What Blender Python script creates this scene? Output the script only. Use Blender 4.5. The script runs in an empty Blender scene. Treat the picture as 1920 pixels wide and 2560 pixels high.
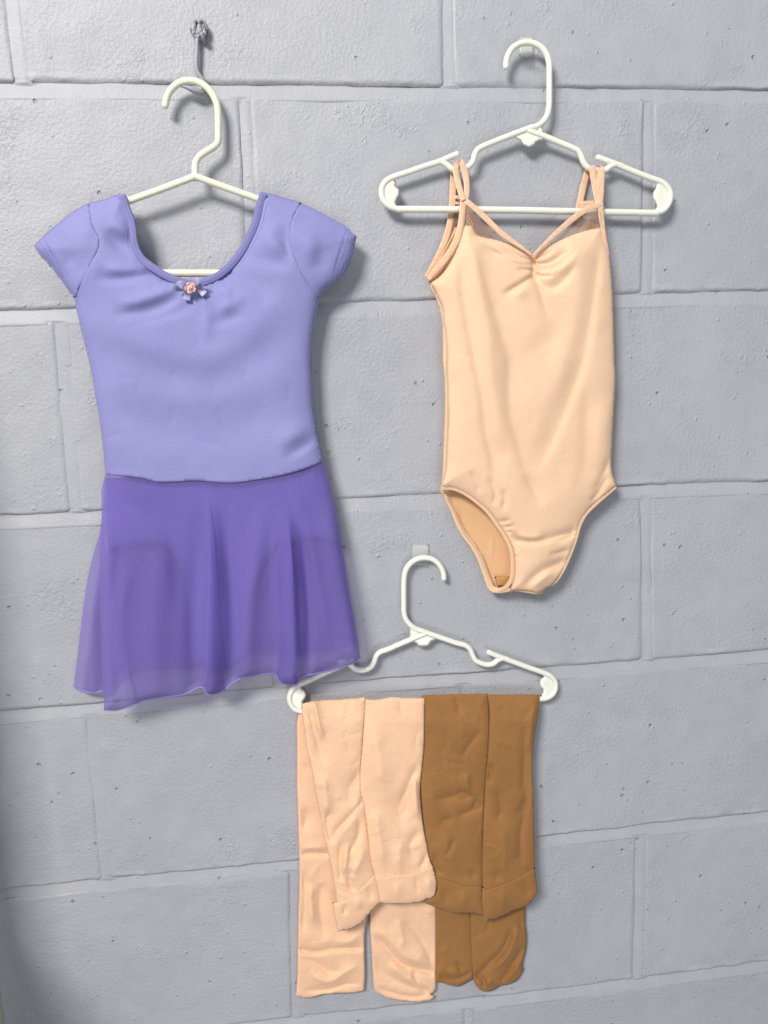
import bpy, math, random
import numpy as np
from mathutils import Vector, Euler
from mathutils.geometry import delaunay_2d_cdt
random.seed(7); np.random.seed(7)
S = bpy.context.scene
COL = S.collection

# ------------------------------------------------------------------ camera
CAM = np.array([246.833, -757.051, -301.308])          # millimetres, wall face is the plane y = 0
ROT = (1.42150753, 0.0380330297, -0.104197695)
FPX = 1807.43
cam = bpy.data.cameras.new('camera'); co = bpy.data.objects.new('camera', cam); COL.objects.link(co)
co.location = CAM/1000; co.rotation_euler = ROT
cam.sensor_fit = 'VERTICAL'; cam.sensor_height = 24; cam.lens = 24*FPX/2560
cam.clip_start = 0.02; cam.clip_end = 60
S.camera = co
# ------------------------------------------------------------------ light
S.view_settings.view_transform = 'Standard'; S.view_settings.look = 'None'
S.view_settings.exposure = 0; S.view_settings.gamma = 1
W = bpy.data.worlds.new('World'); S.world = W; W.use_nodes = True
W.node_tree.nodes['Background'].inputs[0].default_value = (0.80, 0.87, 1.0, 1)
W.node_tree.nodes['Background'].inputs[1].default_value = 0.27
def area(name, loc, target, size, energy, color, size_y=None):
    l = bpy.data.lights.new(name, 'AREA'); l.energy = energy; l.color = color
    l.shape = 'RECTANGLE'; l.size = size; l.size_y = size_y or size
    o = bpy.data.objects.new(name, l); COL.objects.link(o); o.location = loc
    o.rotation_euler = (Vector(target)-Vector(loc)).to_track_quat('-Z', 'Y').to_euler()
    return o
area('ceiling_panel_light', (-1.25, -2.55, 1.55), (0.3, 0, -0.5), 1.05, 132, (1.0, 0.965, 0.91), 0.75)
area('ceiling_lamp_near_wall', (-0.10, -0.42, 0.62), (0.15, 0, -0.05), 0.20, 1.5, (1.0, 0.93, 0.82))
area('fill_light_right', (1.1, -1.9, 1.3), (0.4, 0, -0.4), 0.6, 4, (0.96, 0.97, 1.0), 0.6)  # added soft fill from the upper right, not an actual ceiling panel
area('fill_light_low', (0.5, -2.3, -1.5), (0.35, 0, -0.9), 1.0, 12, (1.0, 0.99, 0.96), 1.0)  # added fill from below, lifts the lower wall; no actual lamp there

# ------------------------------------------------------------------ projection of the survey points
MR = np.array(Euler(ROT, 'XYZ').to_matrix())
def P(uv, d):
    """points of the photograph's survey at depth d (mm in front of the wall) -> metres"""
    uv = np.atleast_2d(np.asarray(uv, float)); d = np.broadcast_to(np.asarray(d, float), (len(uv),))
    r = np.stack([(uv[:, 0]-960)/FPX, -(uv[:, 1]-1280)/FPX, -np.ones(len(uv))], 1) @ MR.T
    t = (-d-CAM[1])/r[:, 1]
    return (CAM+r*t[:, None])/1000
CR = {1: (0, 0, .5787), 2: (960, 0, .5787), 3: (0, 400, .5787), 4: (900, 340, .5063), 5: (0, 1100, .5787),
      6: (960, 900, .4581), 7: (660, 1360, .4822), 8: (660, 1900, .4822), 11: (380, 0, .1808),
      12: (380, 620, .1447), 13: (1060, 380, .1537), 14: (1280, 380, .1929), 15: (640, 1500, .1627),
      18: (1060, 1180, .2652), 21: (1220, 80, .1206), 22: (980, 1340, .1206), 0: (0, 0, 1)}
def T(c, pts):
    ox, oy, s = CR[c]
    return [(ox+x*s, oy+y*s) for x, y in pts]

# ------------------------------------------------------------------ curves
def catmull(pts, step, closed=False):
    p = np.asarray(pts, float)
    if len(p) < 3:
        n = max(2, int(np.linalg.norm(p[-1][:2]-p[0][:2])/step)+1)
        return p[0]+(p[-1]-p[0])*np.linspace(0, 1, n)[:, None]
    if closed: q = np.vstack([p[-1], p, p[0], p[1]])
    else: q = np.vstack([2*p[0]-p[1], p, 2*p[-1]-p[-2]])
    out = []
    for i in range(1, len(q)-2):
        a, b, c, d = q[i-1:i+3]
        n = max(2, int(math.ceil(np.linalg.norm((c-b)[:2])/step)))
        al = 0.5
        t0 = 0; t1 = t0+np.linalg.norm(b-a)**al+1e-6; t2 = t1+np.linalg.norm(c-b)**al+1e-6; t3 = t2+np.linalg.norm(d-c)**al+1e-6
        t = (t1+(t2-t1)*np.arange(n)/n)[:, None]
        A1 = (t1-t)/(t1-t0)*a+(t-t0)/(t1-t0)*b; A2 = (t2-t)/(t2-t1)*b+(t-t1)/(t2-t1)*c; A3 = (t3-t)/(t3-t2)*c+(t-t2)/(t3-t2)*d
        B1 = (t2-t)/(t2-t0)*A1+(t-t0)/(t2-t0)*A2; B2 = (t3-t)/(t3-t1)*A2+(t-t1)/(t3-t1)*A3
        out.append((t2-t)/(t2-t1)*B1+(t-t1)/(t2-t1)*B2)
    out = np.vstack(out)
    return out if closed else np.vstack([out, q[-2]])
def resample(p, step):
    p = np.asarray(p, float)
    s = np.r_[0, np.cumsum(np.linalg.norm(np.diff(p[:, :2], axis=0), axis=1))]
    n = max(2, int(round(s[-1]/step))+1)
    t = np.linspace(0, s[-1], n)
    return np.stack([np.interp(t, s, p[:, k]) for k in range(p.shape[1])], 1)
def outline(segs, step):
    """closed outline out of smooth runs that meet in corners"""
    out = []
    for s in segs:
        c = resample(catmull(s, step*.5), step)
        out.append(c)
    res = [out[0]]
    for c in out[1:]:
        if np.linalg.norm(c[0]-res[-1][-1]) < step*.7: c = c[1:]
        res.append(c)
    r = np.vstack(res)
    if np.linalg.norm(r[0]-r[-1]) < step*.7: r = r[:-1]
    return r
def seg_dist(Q, poly):
    """distance, parameter and side of points Q to an open polyline"""
    poly = np.asarray(poly, float)
    a = poly[:-1]; b = poly[1:]; ab = b-a; L = np.maximum((ab**2).sum(1), 1e-9)
    cum = np.r_[0, np.cumsum(np.sqrt(L))]; tot = cum[-1]
    best = np.full(len(Q), 1e18); par = np.zeros(len(Q)); side = np.ones(len(Q))
    for i in range(len(a)):
        w = Q-a[i]; t = np.clip((w@ab[i])/L[i], 0, 1)
        dx = w-t[:, None]*ab[i]; d2 = (dx**2).sum(1)
        m = d2 < best
        best[m] = d2[m]; par[m] = ((cum[i]+t*math.sqrt(L[i]))/tot)[m]
        cr = ab[i, 0]*w[:, 1]-ab[i, 1]*w[:, 0]
        side[m] = np.sign(cr)[m]
    return np.sqrt(best), par, side
def inside(Q, poly):
    x, y = Q[:, 0], Q[:, 1]; r = np.zeros(len(Q), bool)
    n = len(poly)
    for i in range(n):
        x1, y1 = poly[i]; x2, y2 = poly[(i+1) % n]
        if y1 == y2: continue
        m = ((y1 > y) != (y2 > y)) & (x < (x2-x1)*(y-y1)/(y2-y1)+x1)
        r ^= m
    return r
# ------------------------------------------------------------------ noise
_lat = np.random.RandomState(3).rand(256, 256)
def vnoise(x, y):
    xi = np.floor(x).astype(int); yi = np.floor(y).astype(int); fx = x-xi; fy = y-yi
    fx = fx*fx*fx*(fx*(fx*6-15)+10); fy = fy*fy*fy*(fy*(fy*6-15)+10)
    g = lambda a, b: _lat[a & 255, b & 255]
    return ((g(xi, yi)*(1-fx)+g(xi+1, yi)*fx)*(1-fy)+(g(xi, yi+1)*(1-fx)+g(xi+1, yi+1)*fx)*fy)*2-1
def fbm(x, y, o=3):
    r = 0; a = 1
    for k in range(o): r = r+a*vnoise(x*2**k+17*k, y*2**k+9*k); a *= .5
    return r

# ------------------------------------------------------------------ objects
def link(name, verts, faces, mat, parent=None, smooth=True):
    me = bpy.data.meshes.new(name)
    me.from_pydata([tuple(map(float, v)) for v in verts], [], [tuple(map(int, f)) for f in faces])
    me.update()
    o = bpy.data.objects.new(name, me); COL.objects.link(o)
    if smooth: me.polygons.foreach_set('use_smooth', [True]*len(me.polygons))
    if mat: me.materials.append(mat)
    if parent is not None:
        o.parent = parent
        if parent.type == 'EMPTY': o.location = -Vector(parent.location)
    return o
def empty(name, loc, label, cat, group=None):
    o = bpy.data.objects.new(name, None); COL.objects.link(o); o.location = loc; o.empty_display_size = .03
    o['label'] = label; o['category'] = cat
    if group: o['group'] = group
    return o
def tube_geo(pts, r, n=12, cap=True, closed=False):
    """pts (m) -> round tube with rounded ends"""
    p = np.asarray(pts, float)
    rr = np.broadcast_to(np.asarray(r, float), (len(p),)).copy()
    if cap and not closed:
        d0 = p[0]-p[1]; d0 /= np.linalg.norm(d0); d1 = p[-1]-p[-2]; d1 /= np.linalg.norm(d1)
        r0, r1 = rr[0], rr[-1]; A = np.radians([85, 60, 35, 15])
        p = np.vstack([[p[0]+d0*r0*math.sin(a) for a in A], p, [p[-1]+d1*r1*math.sin(a) for a in A[::-1]]])
        rr = np.r_[[r0*math.cos(a) for a in A], rr, [r1*math.cos(a) for a in A[::-1]]]
    m = len(p); tg = np.gradient(p, axis=0) if not closed else np.roll(p, -1, 0)-np.roll(p, 1, 0)
    tg /= np.linalg.norm(tg, axis=1)[:, None]+1e-12
    up = np.array([0, -1, 0.]); V = []; F = []
    for i in range(m):
        s = np.cross(tg[i], up); ln = np.linalg.norm(s)
        s = s/ln if ln > 1e-3 else np.array([1, 0, 0.])
        u = np.cross(s, tg[i])
        for k in range(n):
            a = 2*math.pi*k/n; V.append(p[i]+rr[i]*(math.cos(a)*s+math.sin(a)*u))
    for i in range(m if closed else m-1):
        j = (i+1) % m
        for k in range(n): F.append((i*n+k, i*n+(k+1) % n, j*n+(k+1) % n, j*n+k))
    if not closed: F.append(tuple(range(n))[::-1]); F.append(tuple((m-1)*n+k for k in range(n)))
    return V, F
class Geo:
    def __init__(s): s.V = []; s.F = []
    def add(s, VF):
        b = len(s.V); s.V += list(VF[0]); s.F += [tuple(b+i for i in f) for f in VF[1]]; return s
    def tube(s, uv, d, r, **k):
        q = np.asarray(uv, float)
        if q.shape[1] == 2: q = np.c_[q, np.broadcast_to(d, (len(q),))]
        q = resample(catmull(q, 3), 5)
        return s.add(tube_geo(P(q[:, :2], q[:, 2]), r/1000, **k))
    def build(s, name, mat, parent=None, smooth=True): return link(name, s.V, s.F, mat, parent, smooth)
def fold(path, w, a, w2=None, ends=(.25, .25), sharp=2.):
    return ('f', np.asarray(path, float), w, a, w2 or w, ends, sharp)
def heights(Q, folds):
    h = np.zeros(len(Q))
    for f in folds:
        if callable(f): h += f(Q); continue
        _, path, w, a, w2, ends, sharp = f
        path = resample(catmull(path, 8), 12)
        mn = path.min(0)-4*max(w, w2); mx = path.max(0)+4*max(w, w2)
        m = ((Q > mn) & (Q < mx)).all(1)
        if not m.any(): continue
        d, t, s = seg_dist(Q[m], path)
        ww = np.where(s > 0, w, w2)
        e0, e1 = ends
        L_ = np.linalg.norm(np.diff(path, axis=0), axis=1).sum()
        mn_ = min(.5, 2.6*max(w, w2)/max(L_, 1))
        e0 = max(e0, mn_) if e0 > 0 else 0; e1 = max(e1, mn_) if e1 > 0 else 0
        tp = np.ones(len(t))
        if e0 > 0: tp *= np.clip(t/e0, 0, 1)**.8
        if e1 > 0: tp *= np.clip((1-t)/e1, 0, 1)**.8
        tp = tp*tp*(3-2*tp)
        h[m] += a*tp*np.exp(-(d/ww)**sharp)
    return h
def loop_pts(o_, st=1.5):
    o_ = np.vstack([o_, o_[:1]]); return resample(o_, st)
def near(Q, pts):
    r = np.empty(len(Q))
    for i in range(0, len(Q), 1500):
        q = Q[i:i+1500]; r[i:i+1500] = np.sqrt(((q[:, None, :]-pts[None])**2).sum(2).min(1))
    return r
def union_sil(*outs):
    L = [loop_pts(o_) for o_ in outs]; keep = []
    for i, a in enumerate(L):
        m = np.ones(len(a), bool)
        for j, b in enumerate(L):
            if i != j: m &= near(a, b) > 3
        keep.append(a[m])
    return ('pts', np.vstack(keep))
def sil_dist(Q, sil):
    d = near(Q, sil[1]) if isinstance(sil, tuple) else seg_dist(Q, sil)[0]
    return np.maximum(d-2.5, 0)
def patch_geo(out, step, base, bulge=0, R=60, folds=(), back=None, backbulge=None, roll=3.0, Rr=9, sil=None, grow=1.3):
    """a piece of cloth inside an outline: base depth, broad bulge over R px, small edge roll, folds; back = depth drop behind"""
    out = np.asarray(out, float)
    if grow:
        tg = np.roll(out, -1, 0)-np.roll(out, 1, 0); tg /= np.linalg.norm(tg, axis=1)[:, None]+1e-9
        nr = np.stack([tg[:, 1], -tg[:, 0]], 1)
        ar = (out[:, 0]*np.roll(out[:, 1], -1)-np.roll(out[:, 0], -1)*out[:, 1]).sum()
        out = out+nr*grow*(1 if ar > 0 else -1)
    mn = out.min(0); mx = out.max(0)
    gx = np.arange(mn[0], mx[0], step); gy = np.arange(mn[1], mx[1], step*.87)
    X, Y = np.meshgrid(gx, gy); X = X+(np.arange(len(gy)) % 2)[:, None]*step*.5
    Q = np.stack([X.ravel(), Y.ravel()], 1)
    Q = Q[inside(Q, out)]
    loop = np.vstack([out, out[:1]])
    d, _, _ = seg_dist(Q, loop)
    Q = Q[d > step*.55]
    n = len(out)
    allp = np.vstack([out, Q])
    r = delaunay_2d_cdt([Vector(p) for p in allp], [], [list(range(n))], 1, 1e-4)
    V2 = np.array([tuple(v) for v in r[0]]); F = [tuple(f) for f in r[2]]
    # orientation
    d, _, _ = seg_dist(V2, loop)
    d[d < 1e-3] = 0
    db = d if sil is None else sil_dist(V2, sil)
    prof = np.sqrt(np.clip(1-(1-np.clip(db/R, 0, 1))**2, 0, 1))
    pr = np.sqrt(np.clip(1-(1-np.clip(d/Rr, 0, 1))**2, 0, 1))
    b = base(V2) if callable(base) else base
    damp = np.clip(d/12, 0, 1)*.88+.12
    h = b+bulge*prof+roll*pr+heights(V2, folds)*damp
    V = P(V2, h)
    a, bb, c = V[F[0][0]], V[F[0][1]], V[F[0][2]]
    FF = []
    for f in F:
        p, q, s = V2[f[0]], V2[f[1]], V2[f[2]]
        cr = (q[0]-p[0])*(s[1]-p[1])-(q[1]-p[1])*(s[0]-p[0])
        FF.append(f if cr < 0 else f[::-1])
    V = list(V)
    if back is not None:
        bd = d <= 1e-3
        idx = {}; hb = b-back*pr-(backbulge or 0)*prof
        Vb = P(V2, hb)
        for i in range(len(V2)):
            if bd[i]: idx[i] = i
            else: idx[i] = len(V); V.append(Vb[i])
        FF += [tuple(idx[i] for i in f[::-1]) for f in FF]
    return V, FF
FOLD0 = fold
def creases(o_, n, seed, w=(3.2, 6), a=1.0, lean=0.):
    r = random.Random(seed); o_ = np.asarray(o_); mn = o_.min(0); mx = o_.max(0); out = []
    while len(out) < n:
        c = np.array([r.uniform(mn[0], mx[0]), r.uniform(mn[1], mx[1])])
        if not inside(c[None], o_)[0]: continue
        th = r.gauss(math.pi/2+lean, .55) if r.random() < .6 else r.gauss(.15, .35); L = r.uniform(28, 80)
        k = r.uniform(-.5, .5); pts = []
        for i in range(5):
            t = i/4-.5; pts.append(c+L*t*np.array([math.cos(th+k*t), math.sin(th+k*t)])+np.array([r.uniform(-3, 3), r.uniform(-3, 3)]))
        ww = r.uniform(*w); sg = r.choice([-1, -1, 1])
        out.append(FOLD0(pts, ww, sg*a*r.uniform(.5, 1.1), ww*r.uniform(1.3, 2.6), (.3, .3), 1.3))
    return out
def patch(name, mat, parent, out, step, base, **k):
    V, F = patch_geo(out, step, base, **k); return link(name, V, F, mat, parent)
def ribbon_geo(uvd, w, th=1.2, n=8, bow=.5, step=5, flat=0.35):
    """flat band along a centre line (u, v, depth) w px wide; th mm thick, rounded"""
    q = resample(catmull(np.asarray(uvd, float), 3), step)
    tg = np.gradient(q[:, :2], axis=0); tg /= np.linalg.norm(tg, axis=1)[:, None]+1e-9
    nr = np.stack([-tg[:, 1], tg[:, 0]], 1)
    ww = np.interp(np.linspace(0, 1, len(q)), np.linspace(0, 1, len(np.atleast_1d(w))), np.atleast_1d(w)) if np.ndim(w) else np.full(len(q), w)
    V = []; F = []; m = 2*n
    a = np.linspace(0, 1, n+1)
    for i in range(len(q)):
        ring = []
        for k in range(m):
            ang = 2*math.pi*k/m
            x = math.cos(ang); y = math.sin(ang)
            x = math.copysign(abs(x)**.6, x); y = math.copysign(abs(y)**.6, y)
            ring.append((q[i, :2]+nr[i]*x*ww[i]/2, q[i, 2]+y*th/2))
        V += list(P([p for p, _ in ring], [d for _, d in ring]))
    for i in range(len(q)-1):
        for k in range(m): F.append((i*m+k, i*m+(k+1) % m, (i+1)*m+(k+1) % m, (i+1)*m+k))
    F.append(tuple(range(m))[::-1]); F.append(tuple((len(q)-1)*m+k for k in range(m)))
    return V, F
def stitch_geo(uvd, off=0, pitch=7, ln=4, r=.28, zig=0, n=4):
    q = resample(catmull(np.asarray(uvd, float), 3), pitch)
    g = Geo(); tg = np.gradient(q[:, :2], axis=0); tg /= np.linalg.norm(tg, axis=1)[:, None]+1e-9
    nr = np.stack([-tg[:, 1], tg[:, 0]], 1)
    for i in range(len(q)):
        c = q[i, :2]+nr[i]*off
        if zig: a = c-nr[i]*zig/2-tg[i]*pitch*.25; b = c+nr[i]*zig/2+tg[i]*pitch*.25
        else: a = c-tg[i]*ln/2; b = c+tg[i]*ln/2
        g.add(tube_geo(P([a, (a+b)/2, b], [q[i, 2], q[i, 2]+r, q[i, 2]]), r/1000, n=n, cap=False))
    return g.V, g.F
def stitching(parent, mat, paths):
    g = Geo()
    for p in paths: g.add(stitch_geo(**p))
    o = g.build('stitching', mat, parent); o['kind'] = 'stuff'; return o
def wd(pts, d):
    return [(x, y, d) for x, y in pts] if np.ndim(d) == 0 else [(x, y, z) for (x, y), z in zip(pts, d)]

# ------------------------------------------------------------------ materials
def nodes(m): return m.node_tree.nodes, m.node_tree.links
def base_mat(name, col, rough=.6, spec=.5, sheen=0, sheen_tint=(1, 1, 1), coat=0):
    m = bpy.data.materials.new(name); m.use_nodes = True
    b = m.node_tree.nodes['Principled BSDF']
    b.inputs['Base Color'].default_value = (*col, 1); b.inputs['Roughness'].default_value = rough
    b.inputs['Specular IOR Level'].default_value = spec
    b.inputs['Sheen Weight'].default_value = sheen; b.inputs['Sheen Tint'].default_value = (*sheen_tint, 1)
    b.inputs['Sheen Roughness'].default_value = .4
    b.inputs['Coat Weight'].default_value = coat
    return m, b
def tex(m, kind, scale, **kw):
    n, l = nodes(m)
    t = n.new('ShaderNodeTex'+kind)
    if scale is not None: t.inputs['Scale'].default_value = scale
    for k, v in kw.items():
        if k in t.inputs: t.inputs[k].default_value = v
        else: setattr(t, k, v)
    g = n.new('ShaderNodeNewGeometry'); l.new(g.outputs['Position'], t.inputs['Vector'])
    return t
def math_(m, op, a, b=None, c=None, clamp=False):
    n, l = nodes(m); t = n.new('ShaderNodeMath'); t.operation = op; t.use_clamp = clamp
    for i, v in enumerate((a, b, c)):
        if v is None: continue
        if isinstance(v, (int, float)): t.inputs[i].default_value = v
        else: l.new(v, t.inputs[i])
    return t.outputs[0]
def mapr(m, v, a, b, c=0, d=1, kind='SMOOTHSTEP'):
    n, l = nodes(m); t = n.new('ShaderNodeMapRange'); t.interpolation_type = kind
    l.new(v, t.inputs[0])
    for i, x in enumerate((a, b, c, d)): t.inputs[1+i].default_value = x
    return t.outputs[0]
def bump(m, b, h, dist, strength=1):
    n, l = nodes(m); t = n.new('ShaderNodeBump'); t.inputs['Distance'].default_value = dist; t.inputs['Strength'].default_value = strength
    l.new(h, t.inputs['Height']); l.new(t.outputs[0], b.inputs['Normal']); return t
def mixcol(m, fac, c1, c2):
    n, l = nodes(m); t = n.new('ShaderNodeMix'); t.data_type = 'RGBA'
    l.new(fac, t.inputs[0]) if not isinstance(fac, (int, float)) else None
    for i, c in ((6, c1), (7, c2)):
        if isinstance(c, tuple): t.inputs[i].default_value = (*c, 1)
        else: l.new(c, t.inputs[i])
    return t.outputs[2]
def fabric(name, col, col2, rough=.75, sheen=.25, weave=1500, wr=.00012, wrinkle=0, spec=.25, tint=(1, 1, 1)):
    m, b = base_mat(name, col, rough, spec, sheen, tint)
    n, l = nodes(m)
    a = tex(m, 'Noise', 22, Detail=3); c = tex(m, 'Noise', 900, Detail=2)
    f = math_(m, 'ADD', math_(m, 'MULTIPLY', a.outputs[0], .7), math_(m, 'MULTIPLY', c.outputs[0], .3))
    c_ = mixcol(m, mapr(m, f, .35, .65), col, col2)
    fine = tex(m, 'Noise', 750, Detail=2)
    n2 = n.new('ShaderNodeMix'); n2.data_type = 'RGBA'; n2.blend_type = 'MULTIPLY'; n2.inputs[0].default_value = 1
    l.new(c_, n2.inputs[6]); l.new(mixcol(m, mapr(m, fine.outputs[0], .3, .7), (.955, .955, .96), (1.03, 1.03, 1.03)), n2.inputs[7])
    l.new(n2.outputs[2], b.inputs['Base Color'])
    w = tex(m, 'Noise', weave, Detail=1)
    h = w.outputs[0]
    if wrinkle:
        k = tex(m, 'Noise', 28, Detail=2, Distortion=.8)
        r_ = math_(m, 'SUBTRACT', 1.0, math_(m, 'ABSOLUTE', math_(m, 'MULTIPLY', math_(m, 'SUBTRACT', k.outputs[0], .5), 9.0)), clamp=True)
        k2 = tex(m, 'Noise', 14, Detail=1)
        r_ = math_(m, 'MULTIPLY', math_(m, 'POWER', r_, 2.0), mapr(m, k2.outputs[0], .45, .6))
        h = math_(m, 'ADD', h, math_(m, 'MULTIPLY', r_, -wrinkle))
    bump(m, b, h, wr)
    return m
# painted block wall
def wall_paint(name, mortar=False):
    m, b = base_mat(name, (.36, .36, .395), .5, .4)
    n, l = nodes(m)
    big = tex(m, 'Noise', 5, Detail=4); mid = tex(m, 'Noise', 45, Detail=4)
    cc = mixcol(m, mapr(m, math_(m, 'ADD', math_(m, 'MULTIPLY', big.outputs[0], .6), math_(m, 'MULTIPLY', mid.outputs[0], .4)), .38, .62), (.388, .396, .430), (.420, .428, .462))
    # orange peel relief of the roller, grains of the block under it, pits and scuffs
    peel = tex(m, 'Noise', 270, Detail=3, Roughness=.55); grain = tex(m, 'Noise', 620, Detail=2)
    amt = mapr(m, tex(m, 'Noise', 11, Detail=2).outputs[0], .35, .65, .55, 1.15)
    h = math_(m, 'ADD', math_(m, 'MULTIPLY', peel.outputs[0], .75), math_(m, 'MULTIPLY', grain.outputs[0], .22))
    h = math_(m, 'MULTIPLY', h, amt)
    # raised crumbs
    v = tex(m, 'Voronoi', 95, Randomness=1.0)
    crumb = math_(m, 'MULTIPLY', mapr(m, v.outputs['Distance'], .02, .22, 1, 0), mapr(m, math_(m, 'FRACT', math_(m, 'MULTIPLY', v.outputs['Color'], 7.13)), .80, .86))
    h = math_(m, 'ADD', h, math_(m, 'MULTIPLY', crumb, .7))
    v2 = tex(m, 'Voronoi', 62, Randomness=1.0)
    wob = tex(m, 'Noise', 400, Detail=2)
    dd = math_(m, 'ADD', v2.outputs['Distance'], math_(m, 'MULTIPLY', math_(m, 'SUBTRACT', wob.outputs[0], .5), .22))
    sel = mapr(m, math_(m, 'FRACT', math_(m, 'MULTIPLY', v2.outputs['Color'], 5.7)), .825, .855)
    pit = math_(m, 'MULTIPLY', mapr(m, dd, .03, .15, 1, 0), sel)
    h = math_(m, 'SUBTRACT', h, math_(m, 'MULTIPLY', pit, 1.7))
    scm = mapr(m, tex(m, 'Noise', 17, Detail=2).outputs[0], .60, .68)
    sc = math_(m, 'MULTIPLY', math_(m, 'ABSOLUTE', math_(m, 'SUBTRACT', tex(m, 'Noise', 150, Detail=3, Distortion=.8).outputs[0], .5)), scm)
    h = math_(m, 'ADD', h, math_(m, 'MULTIPLY', sc, 2.2 if not mortar else 1.2))
    # tiny unpainted pinholes
    v3 = tex(m, 'Voronoi', 70, Randomness=1.0)
    hole = math_(m, 'MULTIPLY', mapr(m, v3.outputs['Distance'], .025, .05, 1, 0), mapr(m, math_(m, 'FRACT', math_(m, 'MULTIPLY', v3.outputs['Color'], 3.3)), .955, .96))
    l.new(mixcol(m, hole, cc, (.03, .03, .035)), b.inputs['Base Color'])
    bump(m, b, h, .0011 if not mortar else .0007)
    return m
M_block = wall_paint('painted_block'); M_mortar = wall_paint('painted_mortar', True)
def plastic(name, col):
    m, b = base_mat(name, col, .22, .5, coat=.3)
    b.inputs['Subsurface Weight'].default_value = .15; b.inputs['Subsurface Scale'].default_value = .004
    b.inputs['Subsurface Radius'].default_value = (1, .9, .6)
    bump(m, b, tex(m, 'Noise', 120, Detail=2).outputs[0], .00006)
    return m
M_cream = plastic('cream_plastic', (.84, .82, .65)); M_white = plastic('off_white_plastic', (.84, .85, .74))
M_lav = fabric('lavender_spandex', (.252, .252, .520), (.272, .272, .545), rough=.66, spec=.28, sheen=.4, tint=(.8, .8, 1), weave=800, wr=.00018)
M_lavdk = fabric('lavender_binding', (.20, .195, .43), (.215, .21, .45), rough=.65, sheen=.4, tint=(.8, .8, 1), weave=800, wr=.00018)
M_lavth = fabric('lavender_thread', (.20, .19, .50), (.42, .40, .72), rough=.6, sheen=0)
M_hem = fabric('pale_lilac_thread', (.28, .24, .56), (.36, .32, .62), rough=.6, sheen=0)
M_leo = fabric('peach_spandex', (.82, .555, .365), (.84, .575, .385), rough=.7, sheen=.3, tint=(1, .9, .75), weave=800, wr=.00016)
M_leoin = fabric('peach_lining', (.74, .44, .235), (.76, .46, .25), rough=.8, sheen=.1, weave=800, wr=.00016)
M_leob = fabric('peach_binding', (.81, .55, .34), (.79, .53, .33), rough=.6, sheen=.3, wr=.00008)
M_thr = fabric('peach_thread', (.78, .52, .33), (.92, .74, .58), rough=.6, sheen=0)
M_gus = fabric('tan_gusset', (.50, .27, .09), (.54, .29, .10), rough=.55)
M_pink = fabric('pink_tights', (.86, .54, .345), (.89, .57, .37), rough=.85, sheen=.35, tint=(1, .85, .7), weave=620, wr=.00016, wrinkle=1.5)
M_tan = fabric('tan_tights', (.30, .142, .047), (.335, .160, .054), rough=.85, sheen=.25, tint=(1, .8, .55), weave=620, wr=.00016, wrinkle=1.5)
def velvet_strap():
    m, b = base_mat('peach_satin_elastic', (.82, .53, .34), .38, .5, .4)
    n, l = nodes(m)
    a = tex(m, 'Noise', 210, Detail=3, Distortion=.4)
    l.new(mixcol(m, mapr(m, a.outputs[0], .42, .58), (.76, .48, .31), (.83, .55, .365)), b.inputs['Base Color'])
    l.new(mapr(m, a.outputs[0], .4, .6, .55, .30), b.inputs['Roughness'])
    bump(m, b, tex(m, 'Noise', 1500, Detail=2).outputs[0], .0002)
    return m
M_strap = velvet_strap()
def chiffon(name, col, dens):
    m, b = base_mat(name, col, .75, .2, .3, (.7, .6, 1))
    n, l = nodes(m); out = n['Material Output']
    tr = n.new('ShaderNodeBsdfTranslucent'); tr.inputs[0].default_value = (*col, 1)
    tp = n.new('ShaderNodeBsdfTransparent'); tp.inputs[0].default_value = (.80, .76, .96, 1)
    mx = n.new('ShaderNodeMixShader'); mx.inputs[0].default_value = .30
    l.new(b.outputs[0], mx.inputs[1]); l.new(tr.outputs[0], mx.inputs[2])
    my = n.new('ShaderNodeMixShader')
    lw = n.new('ShaderNodeLayerWeight'); lw.inputs[0].default_value = .35
    w = tex(m, 'Noise', 1400, Detail=2)
    f = math_(m, 'ADD', math_(m, 'MULTIPLY', lw.outputs['Facing'], .35), math_(m, 'MULTIPLY', w.outputs[0], .22))
    f = math_(m, 'ADD', f, dens-.11, clamp=True)
    l.new(f, my.inputs[0]); l.new(tp.outputs[0], my.inputs[1]); l.new(mx.outputs[0], my.inputs[2])
    l.new(my.outputs[0], out.inputs[0])
    bump(m, b, w.outputs[0], .00025)
    return m
M_chif = chiffon('purple_chiffon', (.29, .225, .63), .57); M_chifb = chiffon('purple_chiffon_back', (.30, .235, .63), .56)
def net(name, col, sc):
    m, b = base_mat(name, col, .6, .3)
    n, l = nodes(m); out = n['Material Output']
    g = n.new('ShaderNodeNewGeometry'); s = n.new('ShaderNodeSeparateXYZ'); l.new(g.outputs['Position'], s.inputs[0])
    X = math_(m, 'MULTIPLY', s.outputs[0], sc); Z = math_(m, 'MULTIPLY', s.outputs[2], sc)
    a = math_(m, 'ABSOLUTE', math_(m, 'SINE', math_(m, 'ADD', X, math_(m, 'MULTIPLY', Z, .7))))
    c = math_(m, 'ABSOLUTE', math_(m, 'SINE', math_(m, 'SUBTRACT', X, math_(m, 'MULTIPLY', Z, .7))))
    k = math_(m, 'LESS_THAN', math_(m, 'MINIMUM', a, c), .42)
    k = math_(m, 'MULTIPLY', k, .95)
    tp = n.new('ShaderNodeBsdfTransparent'); my = n.new('ShaderNodeMixShader')
    l.new(k, my.inputs[0]); l.new(tp.outputs[0], my.inputs[1]); l.new(b.outputs[0], my.inputs[2]); l.new(my.outputs[0], out.inputs[0])
    return m
M_net = net('peach_net', (.42, .27, .21), 2000); M_lace = net('peach_lace', (.85, .62, .42), 900)
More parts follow.
